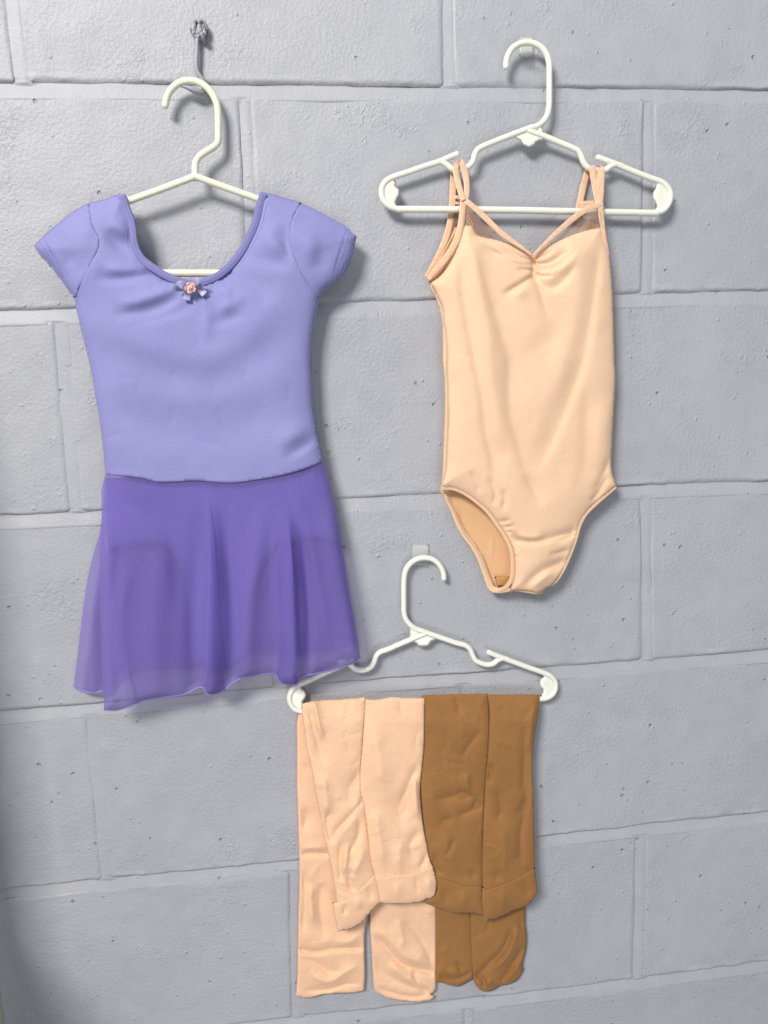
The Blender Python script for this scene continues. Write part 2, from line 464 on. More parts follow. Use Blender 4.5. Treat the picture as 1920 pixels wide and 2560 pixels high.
M_satin, _b = base_mat('lilac_satin', (.33, .32, .55), .38, .5, .4)
M_rose, _ = base_mat('pink_rosette', (.78, .47, .43), .45, .5, .3)
M_metal, _b = base_mat('painted_wire', (.33, .33, .38), .4, .5)
bump(M_metal, _b, tex(M_metal, 'Noise', 500, Detail=3).outputs[0], .0003)
def chipped():
    m, b = base_mat('chipped_paint_on_brass', (.33, .33, .38), .45, .5)
    n, l = nodes(m)
    a = tex(m, 'Noise', 260, Detail=3)
    k = mapr(m, a.outputs[0], .53, .57)
    c = mixcol(m, mapr(m, tex(m, 'Noise', 420, Detail=1).outputs[0], .45, .55), (.035, .028, .02), (.16, .12, .05))
    l.new(mixcol(m, k, (.33, .33, .38), c), b.inputs['Base Color'])
    bump(m, b, math_(m, 'MULTIPLY', k, -1), .0004)
    return m
M_chip = chipped()
def clear():
    m, b = base_mat('clear_plastic', (.92, .94, .90), .18, .5)
    n, l = nodes(m); out = n['Material Output']
    tp = n.new('ShaderNodeBsdfTransparent'); my = n.new('ShaderNodeMixShader'); tp.inputs[0].default_value = (.96, .97, .96, 1)
    my.inputs[0].default_value = .28
    l.new(tp.outputs[0], my.inputs[1]); l.new(b.outputs[0], my.inputs[2]); l.new(my.outputs[0], out.inputs[0]); return m
M_clear = clear()
M_dark, _ = base_mat('dark_cabinet_side', (.06, .06, .065), .5); M_trim, _ = base_mat('pale_edge_trim', (.55, .57, .42), .4)

# ------------------------------------------------------------------ the block wall
ROW = {'A': [(0, 222), (960, 229), (1920, 239)], 'B': [(60, 790), (890, 769), (1740, 744), (1920, 740)], 'C': [(0, 1304), (960, 1256), (1720, 1222), (1920, 1216)],
       'D': [(60, 1788), (880, 1716), (1460, 1676), (1920, 1639)], 'E': [(0, 2238), (740, 2165), (1355, 2103), (1920, 2042)], 'F': [(740, 2556), (1300, 2497), (1920, 2416)]}
rows = []
for k in 'ABCDEF':
    w = P(ROW[k], 0)*1000; rows.append((w[:, 0], w[:, 2]))
def rowz(i, x):
    if i < 0: return rowz(0, x)+203.2*(-i)
    if i >= len(rows): return rowz(len(rows)-1, x)-203.2*(i-len(rows)+1)
    xs, zs = rows[i]
    z = np.interp(x, xs, zs)
    sl = (zs[-1]-zs[0])/(xs[-1]-xs[0])
    return z+np.where(x < xs[0], (x-xs[0])*sl*.3, 0)+np.where(x > xs[-1], (x-xs[-1])*sl*.3, 0)
def jx(a, b):
    w = P([a, b], 0)*1000; return (w[0, 0], w[0, 2], w[1, 0], w[1, 2])
JT = {0: [jx((30, 5), (50, 200)), jx((1119, 5), (1122, 205))], 1: [jx((612, 260), (624, 520)), jx((1622, 250), (1618, 640))],
      2: [jx((150, 810), (184, 1220)), 406.4], 3: [200, jx((1615, 1240), (1618, 1600))], 4: [jx((232, 1810), (264, 2180)), 407],
      5: [jx((736, 2200), (741, 2520)), jx((1602, 2100), (1593, 2450))], 6: [-2, jx((1172, 2530), (1176, 2558))]}
def jline(j):
    if isinstance(j, (int, float)): return lambda z: j+0*z
    x0, z0, x1, z1 = j
    if abs(z1-z0) < 60: return lambda z: (x0+x1)/2+0*z
    return lambda z: x0+(x1-x0)*(z-z0)/(z1-z0)
wall = empty('wall', (0.3, 0, -1.4), 'x', 'x'); del wall['label']; del wall['category']; wall['kind'] = 'structure'
def add_block(xl, xr, zt, zb, seed):
    nx, nz = 120, 66
    def ease(n):
        t = np.linspace(0, 1, n); return t-0.155*np.sin(2*math.pi*t)
    s = ease(nx); t = ease(nz)
    Sg, Tg = np.meshgrid(s, t)
    z0 = -100.
    Zt = zt(np.full(Sg.shape, 0.)); 
    X = np.zeros(Sg.shape)
    Z = None
    zc = (zt(np.array([0.]))[0]+zb(np.array([0.]))[0])/2
    Z = zt(np.full(Sg.shape, 300.))*(1-Tg)+zb(np.full(Sg.shape, 300.))*Tg
    for _ in range(3):
        L = xl(Z)+5.2; Rr = xr(Z)-5.2
        X = L*(1-Sg)+Rr*Sg
        Zu = zt(X)-5.6+.7*fbm(X/28+seed*3.1, X*0+seed, 3); Zd = zb(X)+5.6+.6*fbm(X/22+seed*1.7, X*0+seed+9, 3)
        Z = Zu*(1-Tg)+Zd*Tg
    X = X+(.7*fbm(Z/22+seed, Z*0+seed*2, 3))*(1-4*Sg*(1-Sg))
    dl = X-(xl(Z)+5.2); dr = (xr(Z)-5.2)-X; du = Zu-Z; dn = Z-Zd
    soft = 1+.5*fbm(X/60+seed, Z/60, 2)
    def pf(d, r): return 1-np.clip(1-np.clip(d, 0, None)/r, 0, 1)**2.2
    y = 1.3*(1-pf(dl, 5.0*soft))+1.7*(1-pf(dr, 5.0*soft))+0.8*(1-pf(du, 5.0*soft))+2.7*(1-pf(dn, 5.0*soft))
    y = y+.8*fbm(X/70+seed*5, Z/70, 3)+.14*fbm(X/9, Z/9+seed, 2)
    y = y-.30*np.exp(-((dn-3)/3)**2)*np.clip(fbm(X/18+seed, Z*0+3, 2), 0, 1)*4
    V = np.stack([X, y, Z], -1).reshape(-1, 3)/1000
    F = []
    idx = np.arange(nx*nz).reshape(nz, nx)
    a, b, c, d = idx[:-1, :-1].ravel(), idx[:-1, 1:].ravel(), idx[1:, 1:].ravel(), idx[1:, :-1].ravel()
    F = list(zip(a, d, c, b))
    link('block', V, F, M_block, wall)
seed = 0
for c in range(0, 7):
    js = [j for j in JT[c]]
    jl = [jline(j) for j in js]
    first, last = jl[0], jl[-1]
    jl = [(lambda z, f=first: f(z)-406.4)]+jl+[(lambda z, f=last: f(z)+406.4)]
    if len(js) == 2 and c in (0, 2, 4, 6): pass
    zt = (lambda x, i=c-1: rowz(i, x)); zb = (lambda x, i=c: rowz(i, x))
    for k in range(len(jl)-1):
        seed += 1; add_block(jl[k], jl[k+1], zt, zb, seed)
# mortar bed behind the block faces
nx, nz = 300, 1250
X, Z = np.meshgrid(np.linspace(-400, 1050, nx), np.linspace(210, -1230, nz))
Y = 1.7+.35*fbm(X/35, Z/35, 3)
for i in range(-1, 8):
    dz = Z-rowz(i, X); t_ = np.clip((dz+7.5)/13, 0, 1); w_ = np.clip((11-np.abs(dz))/2, 0, 1)
    Y = Y*(1-w_)+w_*(.0+2.75*t_**1.05+.16*fbm(X/20+i, Z/20, 2))
for c in range(7):
    inr = (Z < rowz(c-1, X)-6) & (Z > rowz(c, X)+5)
    jj = [jline(j) for j in JT[c]]
    for f_ in jj+[lambda z, f=jj[0]: f(z)-406.4, lambda z, f=jj[-1]: f(z)+406.4]:
        dx = X-f_(Z); m_ = inr & (np.abs(dx) < 8)
        Y[m_] = (.3+1.5*np.clip((7-dx)/14, 0, 1)**1.2+.14*fbm(X/16, Z/16, 2))[m_]
idx = np.arange(nx*nz).reshape(nz, nx)
a, b, c, d = idx[:-1, :-1].ravel(), idx[:-1, 1:].ravel(), idx[1:, 1:].ravel(), idx[1:, :-1].ravel()
link('mortar', np.stack([X, Y, Z], -1).reshape(-1, 3)/1000, list(zip(a, d, c, b)), M_mortar, wall)

# ------------------------------------------------------------------ cabinet at the left edge (its edge shows in the bottom corner)
def box_geo(x0, x1, y0, y1, z0, z1):
    V = [(x, y, z) for x in (x0, x1) for y in (y0, y1) for z in (z0, z1)]
    return V, [(0, 1, 3, 2), (4, 6, 7, 5), (0, 4, 5, 1), (2, 3, 7, 6), (0, 2, 6, 4), (1, 5, 7, 3)]
ex = P([(4, 2520)], 2)[0][0]
cab = empty('cabinet', (ex-.1, 0, -1.4), 'dark cabinet side with pale edge trim at the bottom left corner', 'cabinet')
zc = P([(0, 2230)], 0)[0][2]
g = Geo().add(box_geo(ex-.30, ex-.004, -.34, -.0045, -1.25, zc+.02)); g.build('body', M_dark, cab, False)
g = Geo().add(box_geo(ex-.0038, ex, -.012, -.0015, -1.25, zc+.0)); g.build('edge_trim', M_trim, cab, False)
Geo().add(box_geo(ex-.10, ex-.012, -.125, -.0045, zc+.025, .35)).build('shadow_jamb', M_dark, cab, False)  # unseen jamb post, not cabinet; added to shade the wall's left edge

# ------------------------------------------------------------------ hook in the wall
hook = empty('wall_hook', tuple(P([(500, 75)], 0)[0]), 'grey painted wire hook with chipped paint above the cream hanger', 'hook')
q = Geo()
pp = T(11, [(655, 350), (640, 430), (628, 520), (622, 640), (618, 780), (612, 900), (625, 980), (665, 1060), (705, 1120), (735, 1190), (740, 1250), (690, 1275), (620, 1262), (540, 1230), (470, 1205), (385, 1185)])
dd = [6, 6.5, 6, 6, 6, 6, 6, 5.5, 5, 5, 7, 9, 11, 12, 12.5, 13]
qq = resample(catmull(wd(pp, dd), 2), 2)
rad = np.interp(np.arange(len(qq))/len(qq), [0, .5, .6, .85, 1], [2.1, 2.1, 2.6, 2.8, .7])
q.add(tube_geo(P(qq[:, :2], qq[:, 2]), rad/1000, n=12)); q.build('wire', M_metal, hook)
ring = [(655+85*math.cos(a), 410+105*math.sin(a)) for a in np.linspace(0, 2*math.pi, 24)[:-1]]
Geo().add(tube_geo(P(T(11, ring), 6), .0028, n=10, closed=True)).build('eye', M_chip, hook)
Geo().tube(T(11, [(600, 390), (570, 430), (590, 490)]), [4, 7, 5], 2.2).build('screw_end', M_chip, hook)
Geo().tube(T(11, [(690, 480), (715, 520), (722, 570)]), [10, 9, 3], 2.6).build('anchor', M_chip, hook)
Geo().tube(T(11, [(650, 380), (665, 410), (660, 450)]), [1, 7, 8], 2.6).build('screw_head', M_metal, hook)

# ------------------------------------------------------------------ hangers
GH = 'white plastic hangers hanging on the block wall'
h1 = empty('hanger', tuple(P(T(1, [(843, 760)]), 20)[0]), 'plain cream hanger with kinked neck inside the purple dress', 'hanger', GH)
R1 = 3.3
Geo().tube(T(1, [(714, 455), (717, 435), (728, 405), (752, 374), (785, 354), (820, 349), (858, 356), (895, 380), (922, 415), (938, 455), (942, 490), (943, 560), (943, 600), (938, 620), (920, 637), (880, 662), (858, 680), (846, 700), (843, 725), (843, 762)]), np.r_[[13]*13, 13.5, 14.5, 15.5, 16.5, 17.5, 18.5, 19.5], R1).build('hook', M_cream, h1)
Geo().tube(T(1, [(843, 762), (700, 816), (545, 872), (400, 925), (330, 955), (290, 985), (275, 1030), (290, 1080), (330, 1110), (400, 1155)][:6])+T(3, [(262, 350), (268, 420), (300, 470), (350, 490)]), 20, R1).build('shoulder', M_cream, h1)
Geo().tube(T(1, [(843, 762), (980, 812), (1115, 860), (1260, 915), (1350, 950), (1400, 985)])+T(3, [(1425, 350), (1420, 420), (1385, 470), (1330, 490)]), 20, R1).build('shoulder', M_cream, h1)
Geo().tube(T(3, [(350, 490), (600, 489), (840, 489), (1100, 490), (1330, 490)]), 20, 3.6).build('crossbar', M_cream, h1)
Geo().add(patch_geo(outline([T(1, [(800, 775), (830, 758), (830, 738)]), T(1, [(856, 738), (858, 756), (890, 778)]), T(1, [(890, 778), (845, 782), (800, 775)])], 3), 4, 19, roll=2.6, Rr=8, back=2.6)).build('joint_web', M_cream, h1)

def notched_hanger(cr, tip, hookp, larm, rarm, lend, rend, bar, web, lpl, rpl, depth, loc, label, Rr_=3.0, gus=None):
    h = empty('hanger', tuple(P([loc], depth)[0]), label, 'hanger', GH)
    Geo().tube(hookp, depth, Rr_).build('hook', M_white, h)
    Geo().tube(larm, depth, Rr_).build('shoulder', M_white, h)
    Geo().tube(rarm, depth, Rr_).build('shoulder', M_white, h)
    Geo().tube(lend, depth, Rr_).build('end_loop', M_white, h)
    Geo().tube(rend, depth, Rr_).build('end_loop', M_white, h)
    Geo().tube(bar, depth, Rr_*1.12).build('crossbar', M_white, h)
    g = Geo().add(patch_geo(outline(web, 4), 5, depth, roll=1.0, Rr=5, back=1.0))
    if gus: g.add(patch_geo(outline(gus, 4), 5, depth, roll=1.0, Rr=5, back=1.0))
    g.build('centre_web', M_white, h)
    for pl in (lpl, rpl):
        Geo().add(patch_geo(outline(pl, 4), 5, depth, roll=1.0, Rr=5, back=1.0)).build('end_plate', M_white, h)
    return h
# right hanger (crop 2 / 4)
hk = T(2, [(527, 288), (529, 262), (538, 234), (556, 208), (585, 190), (618, 184), (650, 189), (682, 208), (704, 240), (713, 275), (714, 320), (714, 400), (713, 460), (706, 495), (688, 525), (660, 545), (628, 555)])
la = T(2, [(640, 550), (560, 580), (480, 611), (430, 632), (405, 646), (392, 668), (385, 695), (368, 717), (348, 728), (322, 738), (300, 734), (280, 720), (262, 706), (240, 697)])
ra = T(2, [(625, 565), (690, 588), (760, 617), (815, 640), (838, 652), (850, 672), (862, 702), (880, 724), (905, 734), (940, 738), (962, 732), (980, 718), (1005, 711), (1030, 720)])
le = T(4, [(477, 91), (440, 106), (390, 128), (320, 150), (240, 178), (170, 201), (135, 218), (112, 245), (106, 280), (116, 318), (145, 348), (190, 362)])
re_ = T(4, [(1177, 107), (1215, 121), (1280, 146), (1370, 183), (1440, 210), (1490, 228), (1520, 255), (1533, 290), (1524, 335), (1500, 366), (1465, 381)])
br = T(4, [(190, 362), (450, 363), (800, 367), (1150, 375), (1465, 381)])
wb = [T(2, [(560, 590), (590, 606), (605, 626), (628, 634)]), T(2, [(628, 634), (648, 626), (660, 612), (695, 600)]), T(2, [(695, 600), (660, 575), (632, 562)]), T(2, [(632, 562), (560, 590)])]
gs = [T(2, [(650, 552), (684, 535)]), T(2, [(684, 535), (686, 585)]), T(2, [(686, 585), (650, 552)])]
lp = [T(4, [(120, 235), (160, 210)]), T(4, [(160, 210), (172, 222), (176, 248)]), T(4, [(176, 248), (192, 268), (190, 290), (178, 312)]), T(4, [(178, 312), (176, 335), (195, 355)]), T(4, [(195, 355), (145, 345), (116, 315), (106, 280), (120, 235)])]
rp = [T(4, [(1475, 222), (1466, 245), (1462, 262)]), T(4, [(1462, 262), (1450, 280), (1450, 305), (1462, 325)]), T(4, [(1462, 325), (1468, 350), (1452, 372)]), T(4, [(1452, 372), (1500, 366), (1526, 330), (1532, 285), (1515, 250), (1475, 222)])]
hb = notched_hanger(4, None, hk, la, ra, le, re_, br, wb, lp, rp, 13, T(2, [(628, 560)])[0], 'white notched hanger holding the peach leotard by its straps', gus=gs)
# lower hanger (crop 7)
hk = T(7, [(933, 178), (930, 150), (917, 120), (895, 93), (865, 76), (830, 72), (795, 78), (762, 98), (739, 128), (728, 165), (725, 220), (725, 300), (726, 355), (735, 388), (755, 415), (785, 438), (820, 452)])
la = T(7, [(840, 462), (780, 487), (700, 521), (640, 547), (603, 560), (583, 578), (574, 604), (560, 632), (535, 650), (500, 656), (470, 648), (450, 630), (425, 612), (395, 612)])
ra = T(7, [(790, 440), (850, 462), (930, 490), (1000, 514), (1045, 526), (1068, 545), (1080, 572), (1095, 600), (1125, 618), (1160, 626), (1190, 620), (1210, 603), (1240, 592), (1270, 602)])
le = T(7, [(460, 602), (400, 632), (320, 667), (240, 705), (180, 733), (145, 760), (132, 795), (140, 830), (165, 858), (200, 868)])
re_ = T(7, [(1167, 562), (1210, 580), (1290, 610), (1370, 640), (1440, 664), (1485, 684), (1508, 712), (1511, 748), (1495, 780), (1460, 800), (1425, 803)])
br = T(7, [(200, 868), (500, 850), (900, 828), (1200, 812), (1425, 803)])
wb = [T(7, [(752, 500), (785, 510), (800, 525), (826, 532)]), T(7, [(826, 532), (852, 524), (868, 505), (905, 490)]), T(7, [(905, 490), (860, 470), (835, 462)]), T(7, [(835, 462), (752, 500)])]
gs = [T(7, [(758, 425), (758, 490)]), T(7, [(758, 490), (810, 462)]), T(7, [(810, 462), (790, 442), (758, 425)])]
lp = [T(7, [(150, 755), (188, 730)]), T(7, [(188, 730), (195, 752), (210, 765), (217, 785)]), T(7, [(217, 785), (210, 805), (200, 822), (205, 858)]), T(7, [(205, 858), (165, 855), (140, 828), (132, 795), (150, 755)])]
rp = [T(7, [(1452, 672), (1452, 692)]), T(7, [(1452, 692), (1435, 708), (1434, 735), (1448, 752)]), T(7, [(1448, 752), (1448, 775), (1425, 792)]), T(7, [(1425, 792), (1460, 798), (1495, 778), (1510, 745), (1505, 712), (1452, 672)])]
hc = notched_hanger(7, None, hk, la, ra, le, re_, br, wb, lp, rp, 9, T(7, [(825, 455)])[0], 'white notched hanger carrying the pink and tan tights below', gus=gs)
# clear adhesive hooks
GC = 'clear adhesive hooks behind the white hangers'
for (u0, v0, u1, v1, dp, lab) in ((1297, 92, 1333, 136, 13, 'clear adhesive hook behind the upper right hanger'), (1028, 1361, 1072, 1410, 9, 'clear adhesive hook behind the lower hanger')):
    e = empty('adhesive_hook', tuple(P([((u0+u1)/2, v0)], 0)[0]), lab, 'hook', GC)
    low = v1+ (2 if dp == 13 else 0)
    o_ = outline([[(u0, v0), (u1, v0)], [(u1, v0), (u1, low)], [(u1, low), ((u0+u1)/2, low+4), (u0, low)], [(u0, low), (u0, v0)]], 4)
    patch('strip', M_clear, e, o_, 6, 1.6, roll=.8, Rr=5, back=.9)
    cc = np.array([(u0+u1)/2, v1-14.])
    Geo().add(ribbon_geo([(cc[0], cc[1]+16, 2.5), (cc[0], cc[1]+17, dp-4), (cc[0], cc[1]+14, dp)], (u1-u0)*.9, 1.2, step=3)).build('hook_lip', M_clear, e)

# ------------------------------------------------------------------ purple dance dress
dr = empty('dress', tuple(P(T(3, [(840, 200)]), 22)[0]), 'lavender cap sleeve dance dress with sheer purple skirt on the cream hanger', 'dress')
NECK = T(3, [(540, 148), (556, 195), (576, 245), (588, 300), (592, 345), (604, 385), (630, 425), (670, 455), (720, 485), (765, 506), (800, 517), (840, 519), (880, 512), (920, 495), (960, 468), (1000, 428), (1035, 380), (1062, 330), (1085, 280), (1103, 215), (1112, 180), (1125, 140)])
SEAML = T(3, [(385, 188), (388, 235), (400, 285), (422, 325), (430, 350), (424, 385), (400, 435), (372, 490), (345, 545), (325, 600)])
SEAMR = T(3, [(1298, 186), (1275, 225), (1258, 275), (1253, 325), (1260, 385), (1275, 430), (1305, 490), (1340, 550), (1376, 603)])
WAIST = T(3, [(1391, 1300), (1340, 1322), (1290, 1340), (1200, 1363), (1100, 1380), (1010, 1392), (930, 1389), (850, 1382), (760, 1387), (680, 1388), (640, 1378), (610, 1371), (540, 1363), (457, 1356)])
bo = outline([T(3, [(538, 150), (500, 153), (460, 170), (385, 188)])[::1], SEAML,
              T(3, [(325, 600), (332, 640), (345, 700), (362, 770), (385, 860), (402, 940), (416, 1030), (430, 1100), (440, 1180), (450, 1260), (457, 1356)]),
              WAIST[::-1],
              T(3, [(1391, 1300), (1380, 1240), (1368, 1190), (1358, 1120), (1350, 1050), (1345, 960), (1341, 880), (1343, 800), (1350, 740), (1362, 670), (1376, 603)]),
              SEAMR[::-1], T(3, [(1298, 186), (1250, 172), (1215, 162), (1170, 148), (1125, 140)]), NECK[::-1]], 5)
t3 = lambda p: T(3, p)
fb = [fold(t3([(430, 285), (480, 330), (520, 375), (590, 420)]), 16, -3.2, 26), fold(t3([(455, 265), (520, 300), (560, 350)]), 18, 2.5),
      fold(t3([(400, 500), (480, 515), (580, 505), (700, 492), (760, 520)]), 12, -2.6, 20), fold(t3([(440, 470), (540, 478), (660, 468)]), 16, 2.2),
      fold(t3([(480, 662), (560, 662), (640, 650), (720, 620), (790, 575)]), 13, -2.8, 22), fold(t3([(500, 630), (600, 610), (700, 575), (780, 540)]), 18, 2.4),
      fold(t3([(560, 700), (640, 692), (720, 672), (800, 640), (850, 600)]), 12, -1.2, 16),
      fold(t3([(1180, 300), (1225, 340), (1255, 400), (1275, 440)]), 13, -2.6, 22), fold(t3([(1110, 290), (1180, 360), (1230, 420)]), 22, 2.2),
      fold(t3([(1060, 395), (1130, 430), (1200, 450), (1270, 460)]), 13, -1.5, 22),
      fold(t3([(900, 705), (960, 695), (1020, 680), (1060, 655)]), 12, -1.6, 18), fold(t3([(930, 660), (1010, 620), (1060, 570)]), 16, 1.5),
      fold(t3([(1010, 480), (1080, 520), (1130, 570), (1160, 640)]), 16, -1.6, 24), fold(t3([(960, 520), (980, 600), (960, 660)]), 14, 1.4),
      fold(t3([(870, 560), (890, 640), (885, 720), (890, 800)]), 11, 1.2, 18),
      fold(t3([(390, 700), (470, 800), (600, 880), (760, 930), (900, 925), (1040, 870), (1180, 770), (1310, 610)]), 54, -2.1, 44),
      fold(t3([(420, 620), (520, 740), (680, 830), (850, 870), (1000, 820), (1140, 700), (1240, 560)]), 44, 1.9),
      fold(t3([(480, 980), (600, 1080), (780, 1150), (980, 1150), (1160, 1090), (1300, 960)]), 60, -2.6),
      fold(t3([(1210, 1290), (1270, 1262), (1330, 1225), (1380, 1180)]), 12, -2.8, 24), fold(t3([(1180, 1240), (1260, 1200), (1340, 1150)]), 24, 2.2),
      fold(t3([(820, 1195), (900, 1225), (970, 1240)]), 7, -.4, 12),
      lambda Q: .45*fbm(Q[:, 0]/90, Q[:, 1]/90, 2)]
# gathers along the neck binding
rng = random.Random(4)
nk = resample(catmull(NECK, 3), 13)
for i in range(18, len(nk)-16, 1):
    tg = nk[i+1]-nk[i]; tg /= np.linalg.norm(tg); nr = np.array([-tg[1], tg[0]])
    if nr[1] < 0: nr = -nr
    p0 = nk[i]+nr*14+np.array([rng.uniform(-3, 3), 0]); p1 = p0+nr*rng.uniform(12, 42)+np.array([rng.uniform(-8, 8), 0])
    fb.append(fold([p0, p1], 4.2, rng.choice([-1.9, -1.3, 1.2]), 6, ends=(0, .8)))
fb = [f if callable(f) else (f[0], f[1], f[2], f[3]*1.35)+f[4:] for f in fb]
t5 = lambda p: T(5, p)
HEM = t5([(1558, 938), (1535, 957), (1500, 973), (1450, 990), (1350, 1012), (1290, 1028), (1283, 1050), (1270, 1056), (1240, 1055), (1215, 1048), (1200, 1028), (1188, 1010), (1150, 1009), (1050, 1028), (1005, 1050), (970, 1080), (935, 1094), (893, 1098), (885, 1074), (860, 1070), (800, 1098), (700, 1111), (620, 1127), (550, 1153), (500, 1166), (450, 1164)])
sf = outline([t5([(452, 156), (448, 260), (438, 350), (433, 460), (430, 560), (432, 700), (437, 850), (442, 1000), (450, 1164)]), HEM[::-1],
              t5([(1558, 938), (1535, 800), (1510, 660), (1482, 480), (1452, 310), (1422, 180), (1396, 92)]),
              [(x, y+1) for x, y in WAIST]], 6)
sl = outline([SEAML[::-1], T(3, [(385, 188), (368, 198), (345, 207), (290, 245), (230, 293), (190, 330), (149, 370)]),
              T(3, [(149, 370), (165, 402), (200, 440), (225, 470)])+T(3, [(260, 515), (290, 558), (325, 600)])], 5)
sr = outline([SEAMR, T(3, [(1376, 603), (1395, 572), (1420, 548), (1447, 528), (1480, 495), (1500, 462), (1518, 425), (1528, 380), (1539, 330)]),
              T(3, [(1539, 330), (1520, 310), (1498, 290), (1450, 262), (1380, 224), (1330, 200), (1298, 186)])], 5)
SIL = union_sil(bo, sl, sr, sf)
bod = patch('bodice', M_lav, dr, bo, 6, 22, bulge=12, R=110, folds=fb+creases(bo, 20, 5, w=(4, 8), a=.55), roll=.35, Rr=4, back=1, backbulge=11, sil=SIL, grow=1.8)
fl = [fold(t3([(250, 330), (290, 400), (320, 470), (330, 540)]), 18, -2.0, 30), fold(t3([(330, 260), (350, 340), (355, 430)]), 28, 2.5), fold(t3([(200, 350), (250, 430), (290, 500)]), 24, 1.6),
      fold(t3([(162, 345), (240, 430), (300, 530)]), 5, -.7), lambda Q: .7*fbm(Q[:, 0]/50, Q[:, 1]/50, 2)]
s1 = patch('sleeve', M_lav, dr, sl, 6, 22, bulge=12, R=110, folds=fl, roll=.35, Rr=4, back=1, backbulge=10, sil=SIL)
fr = [fold(t3([(1420, 300), (1400, 380), (1380, 460), (1385, 540)]), 20, -1.8, 30), fold(t3([(1320, 260), (1330, 360), (1370, 460)]), 28, 2.5),
      fold(t3([(1498, 300), (1480, 380), (1440, 500)]), 5, -.7), lambda Q: .7*fbm(Q[:, 0]/50+7, Q[:, 1]/50, 2)]
s2 = patch('sleeve', M_lav, dr, sr, 6, 22, bulge=12, R=110, folds=fr, roll=.35, Rr=4, back=1, backbulge=10, sil=SIL)
# neck binding: a rolled band just below the neckline edge
nk = resample(catmull(NECK, 3), 6); tg = np.gradient(nk, axis=0); tg /= np.linalg.norm(tg, axis=1)[:, None]
nr = np.stack([-tg[:, 1], tg[:, 0]], 1)   # points away from the opening
ctr = nk+nr*8.5
dn = 26+3*np.sin(np.linspace(0, math.pi, len(ctr)))
nb = Geo().add(ribbon_geo(np.c_[ctr, dn], 19, 4.2, step=5)).build('neck_binding', M_lavdk, dr)
st = [dict(uvd=np.c_[nk+nr*9.0, dn+2.1], pitch=5.5, ln=3.2, r=.25), dict(uvd=np.c_[nk+nr*21, dn+3.6], pitch=5.5, ln=3.2, r=.22)]
stitching(nb, M_lavth, st[:1])
cuffL = T(3, [(190, 335), (215, 385), (245, 440), (275, 505), (300, 555)]); cuffR = T(3, [(1496, 300), (1480, 345), (1460, 405), (1445, 455), (1435, 520)])
cuffL2 = T(3, [(172, 352), (205, 405), (240, 460), (270, 520)]); cuffR2 = T(3, [(1508, 310), (1495, 360), (1478, 420), (1455, 480), (1446, 515)])
def on(V2, out, base, bulge, R, folds, roll, Rr, sil=None):
    loop = np.vstack([out, out[:1]]); d, _, _ = seg_dist(V2, loop)
    db = d if sil is None else sil_dist(V2, sil)
    prof = np.sqrt(np.clip(1-(1-np.clip(db/R, 0, 1))**2, 0, 1)); pr = np.sqrt(np.clip(1-(1-np.clip(d/Rr, 0, 1))**2, 0, 1))
    damp = np.clip(d/12, 0, 1)*.88+.12
    b = base(V2) if callable(base) else base
    return b+bulge*prof+roll*pr+heights(V2, folds)*damp
def line_on(pts, *a, lift=.15):
    q = resample(catmull(pts, 3), 4); return np.c_[q, on(q, *a)+lift]
stitching(s1, M_lavth, [dict(uvd=line_on(c, sl, 22, 12, 110, fl, .35, 4, SIL), pitch=6.5, ln=3.6, r=.25) for c in (cuffL, cuffL2)])
stitching(s2, M_lavth, [dict(uvd=line_on(c, sr, 22, 12, 110, fr, .35, 4, SIL), pitch=6.5, ln=3.6, r=.25) for c in (cuffR, cuffR2)])
stitching(bod, M_lavth, [dict(uvd=line_on(list(map(tuple, c)), bo, 22, 12, 110, fb, .35, 4, SIL), pitch=6.5, ln=3.2, r=.22) for c in ((nk+nr*25)[3:42:3], (nk+nr*25)[-32:-3:3])])
Geo().add(patch_geo(outline([T(3, [(1517, 380), (1524, 378)]), T(3, [(1524, 378), (1520, 412)]), T(3, [(1520, 412), (1514, 428)]), T(3, [(1514, 428), (1517, 380)])], 3), 4, 17, roll=.6, Rr=3, back=.6)).build('care_tag', M_white, dr)

# brief under the skirt
t5 = lambda p: T(5, p)
bf = outline([t5([(462, 170), (462, 330), (470, 488)]), t5([(470, 488), (540, 460), (620, 444), (690, 441), (740, 470), (780, 530), (802, 600), (815, 700), (822, 800), (826, 900), (835, 962)]),
              t5([(835, 962), (950, 968), (1066, 950)]), t5([(1066, 950), (1074, 850), (1086, 700), (1105, 600), (1140, 525), (1185, 470), (1250, 436), (1330, 420), (1400, 425), (1462, 450)]),
              t5([(1462, 450), (1430, 280), (1385, 115)]), t5([(1385, 115), (1200, 165), (1000, 190), (870, 182), (680, 186), (540, 168), (462, 170)])], 6)
brief = patch('brief', M_lav, dr, bf, 8, 21, bulge=5, R=60, folds=[lambda Q: 1.2*fbm(Q[:, 0]/60, Q[:, 1]/90, 2)], roll=1.5, Rr=7, back=2, backbulge=5)
bbk = outline([t5([(462, 170), (462, 330), (475, 520)]), t5([(475, 520), (560, 600), (640, 700), (720, 800), (790, 900), (835, 962)]),
               t5([(835, 962), (950, 968), (1066, 950)]), t5([(1066, 950), (1150, 850), (1240, 740), (1330, 640), (1400, 560), (1478, 520)]),
               t5([(1478, 520), (1430, 280), (1385, 115)]), t5([(1385, 115), (1200, 165), (1000, 190), (870, 182), (680, 186), (540, 168), (462, 170)])], 6)

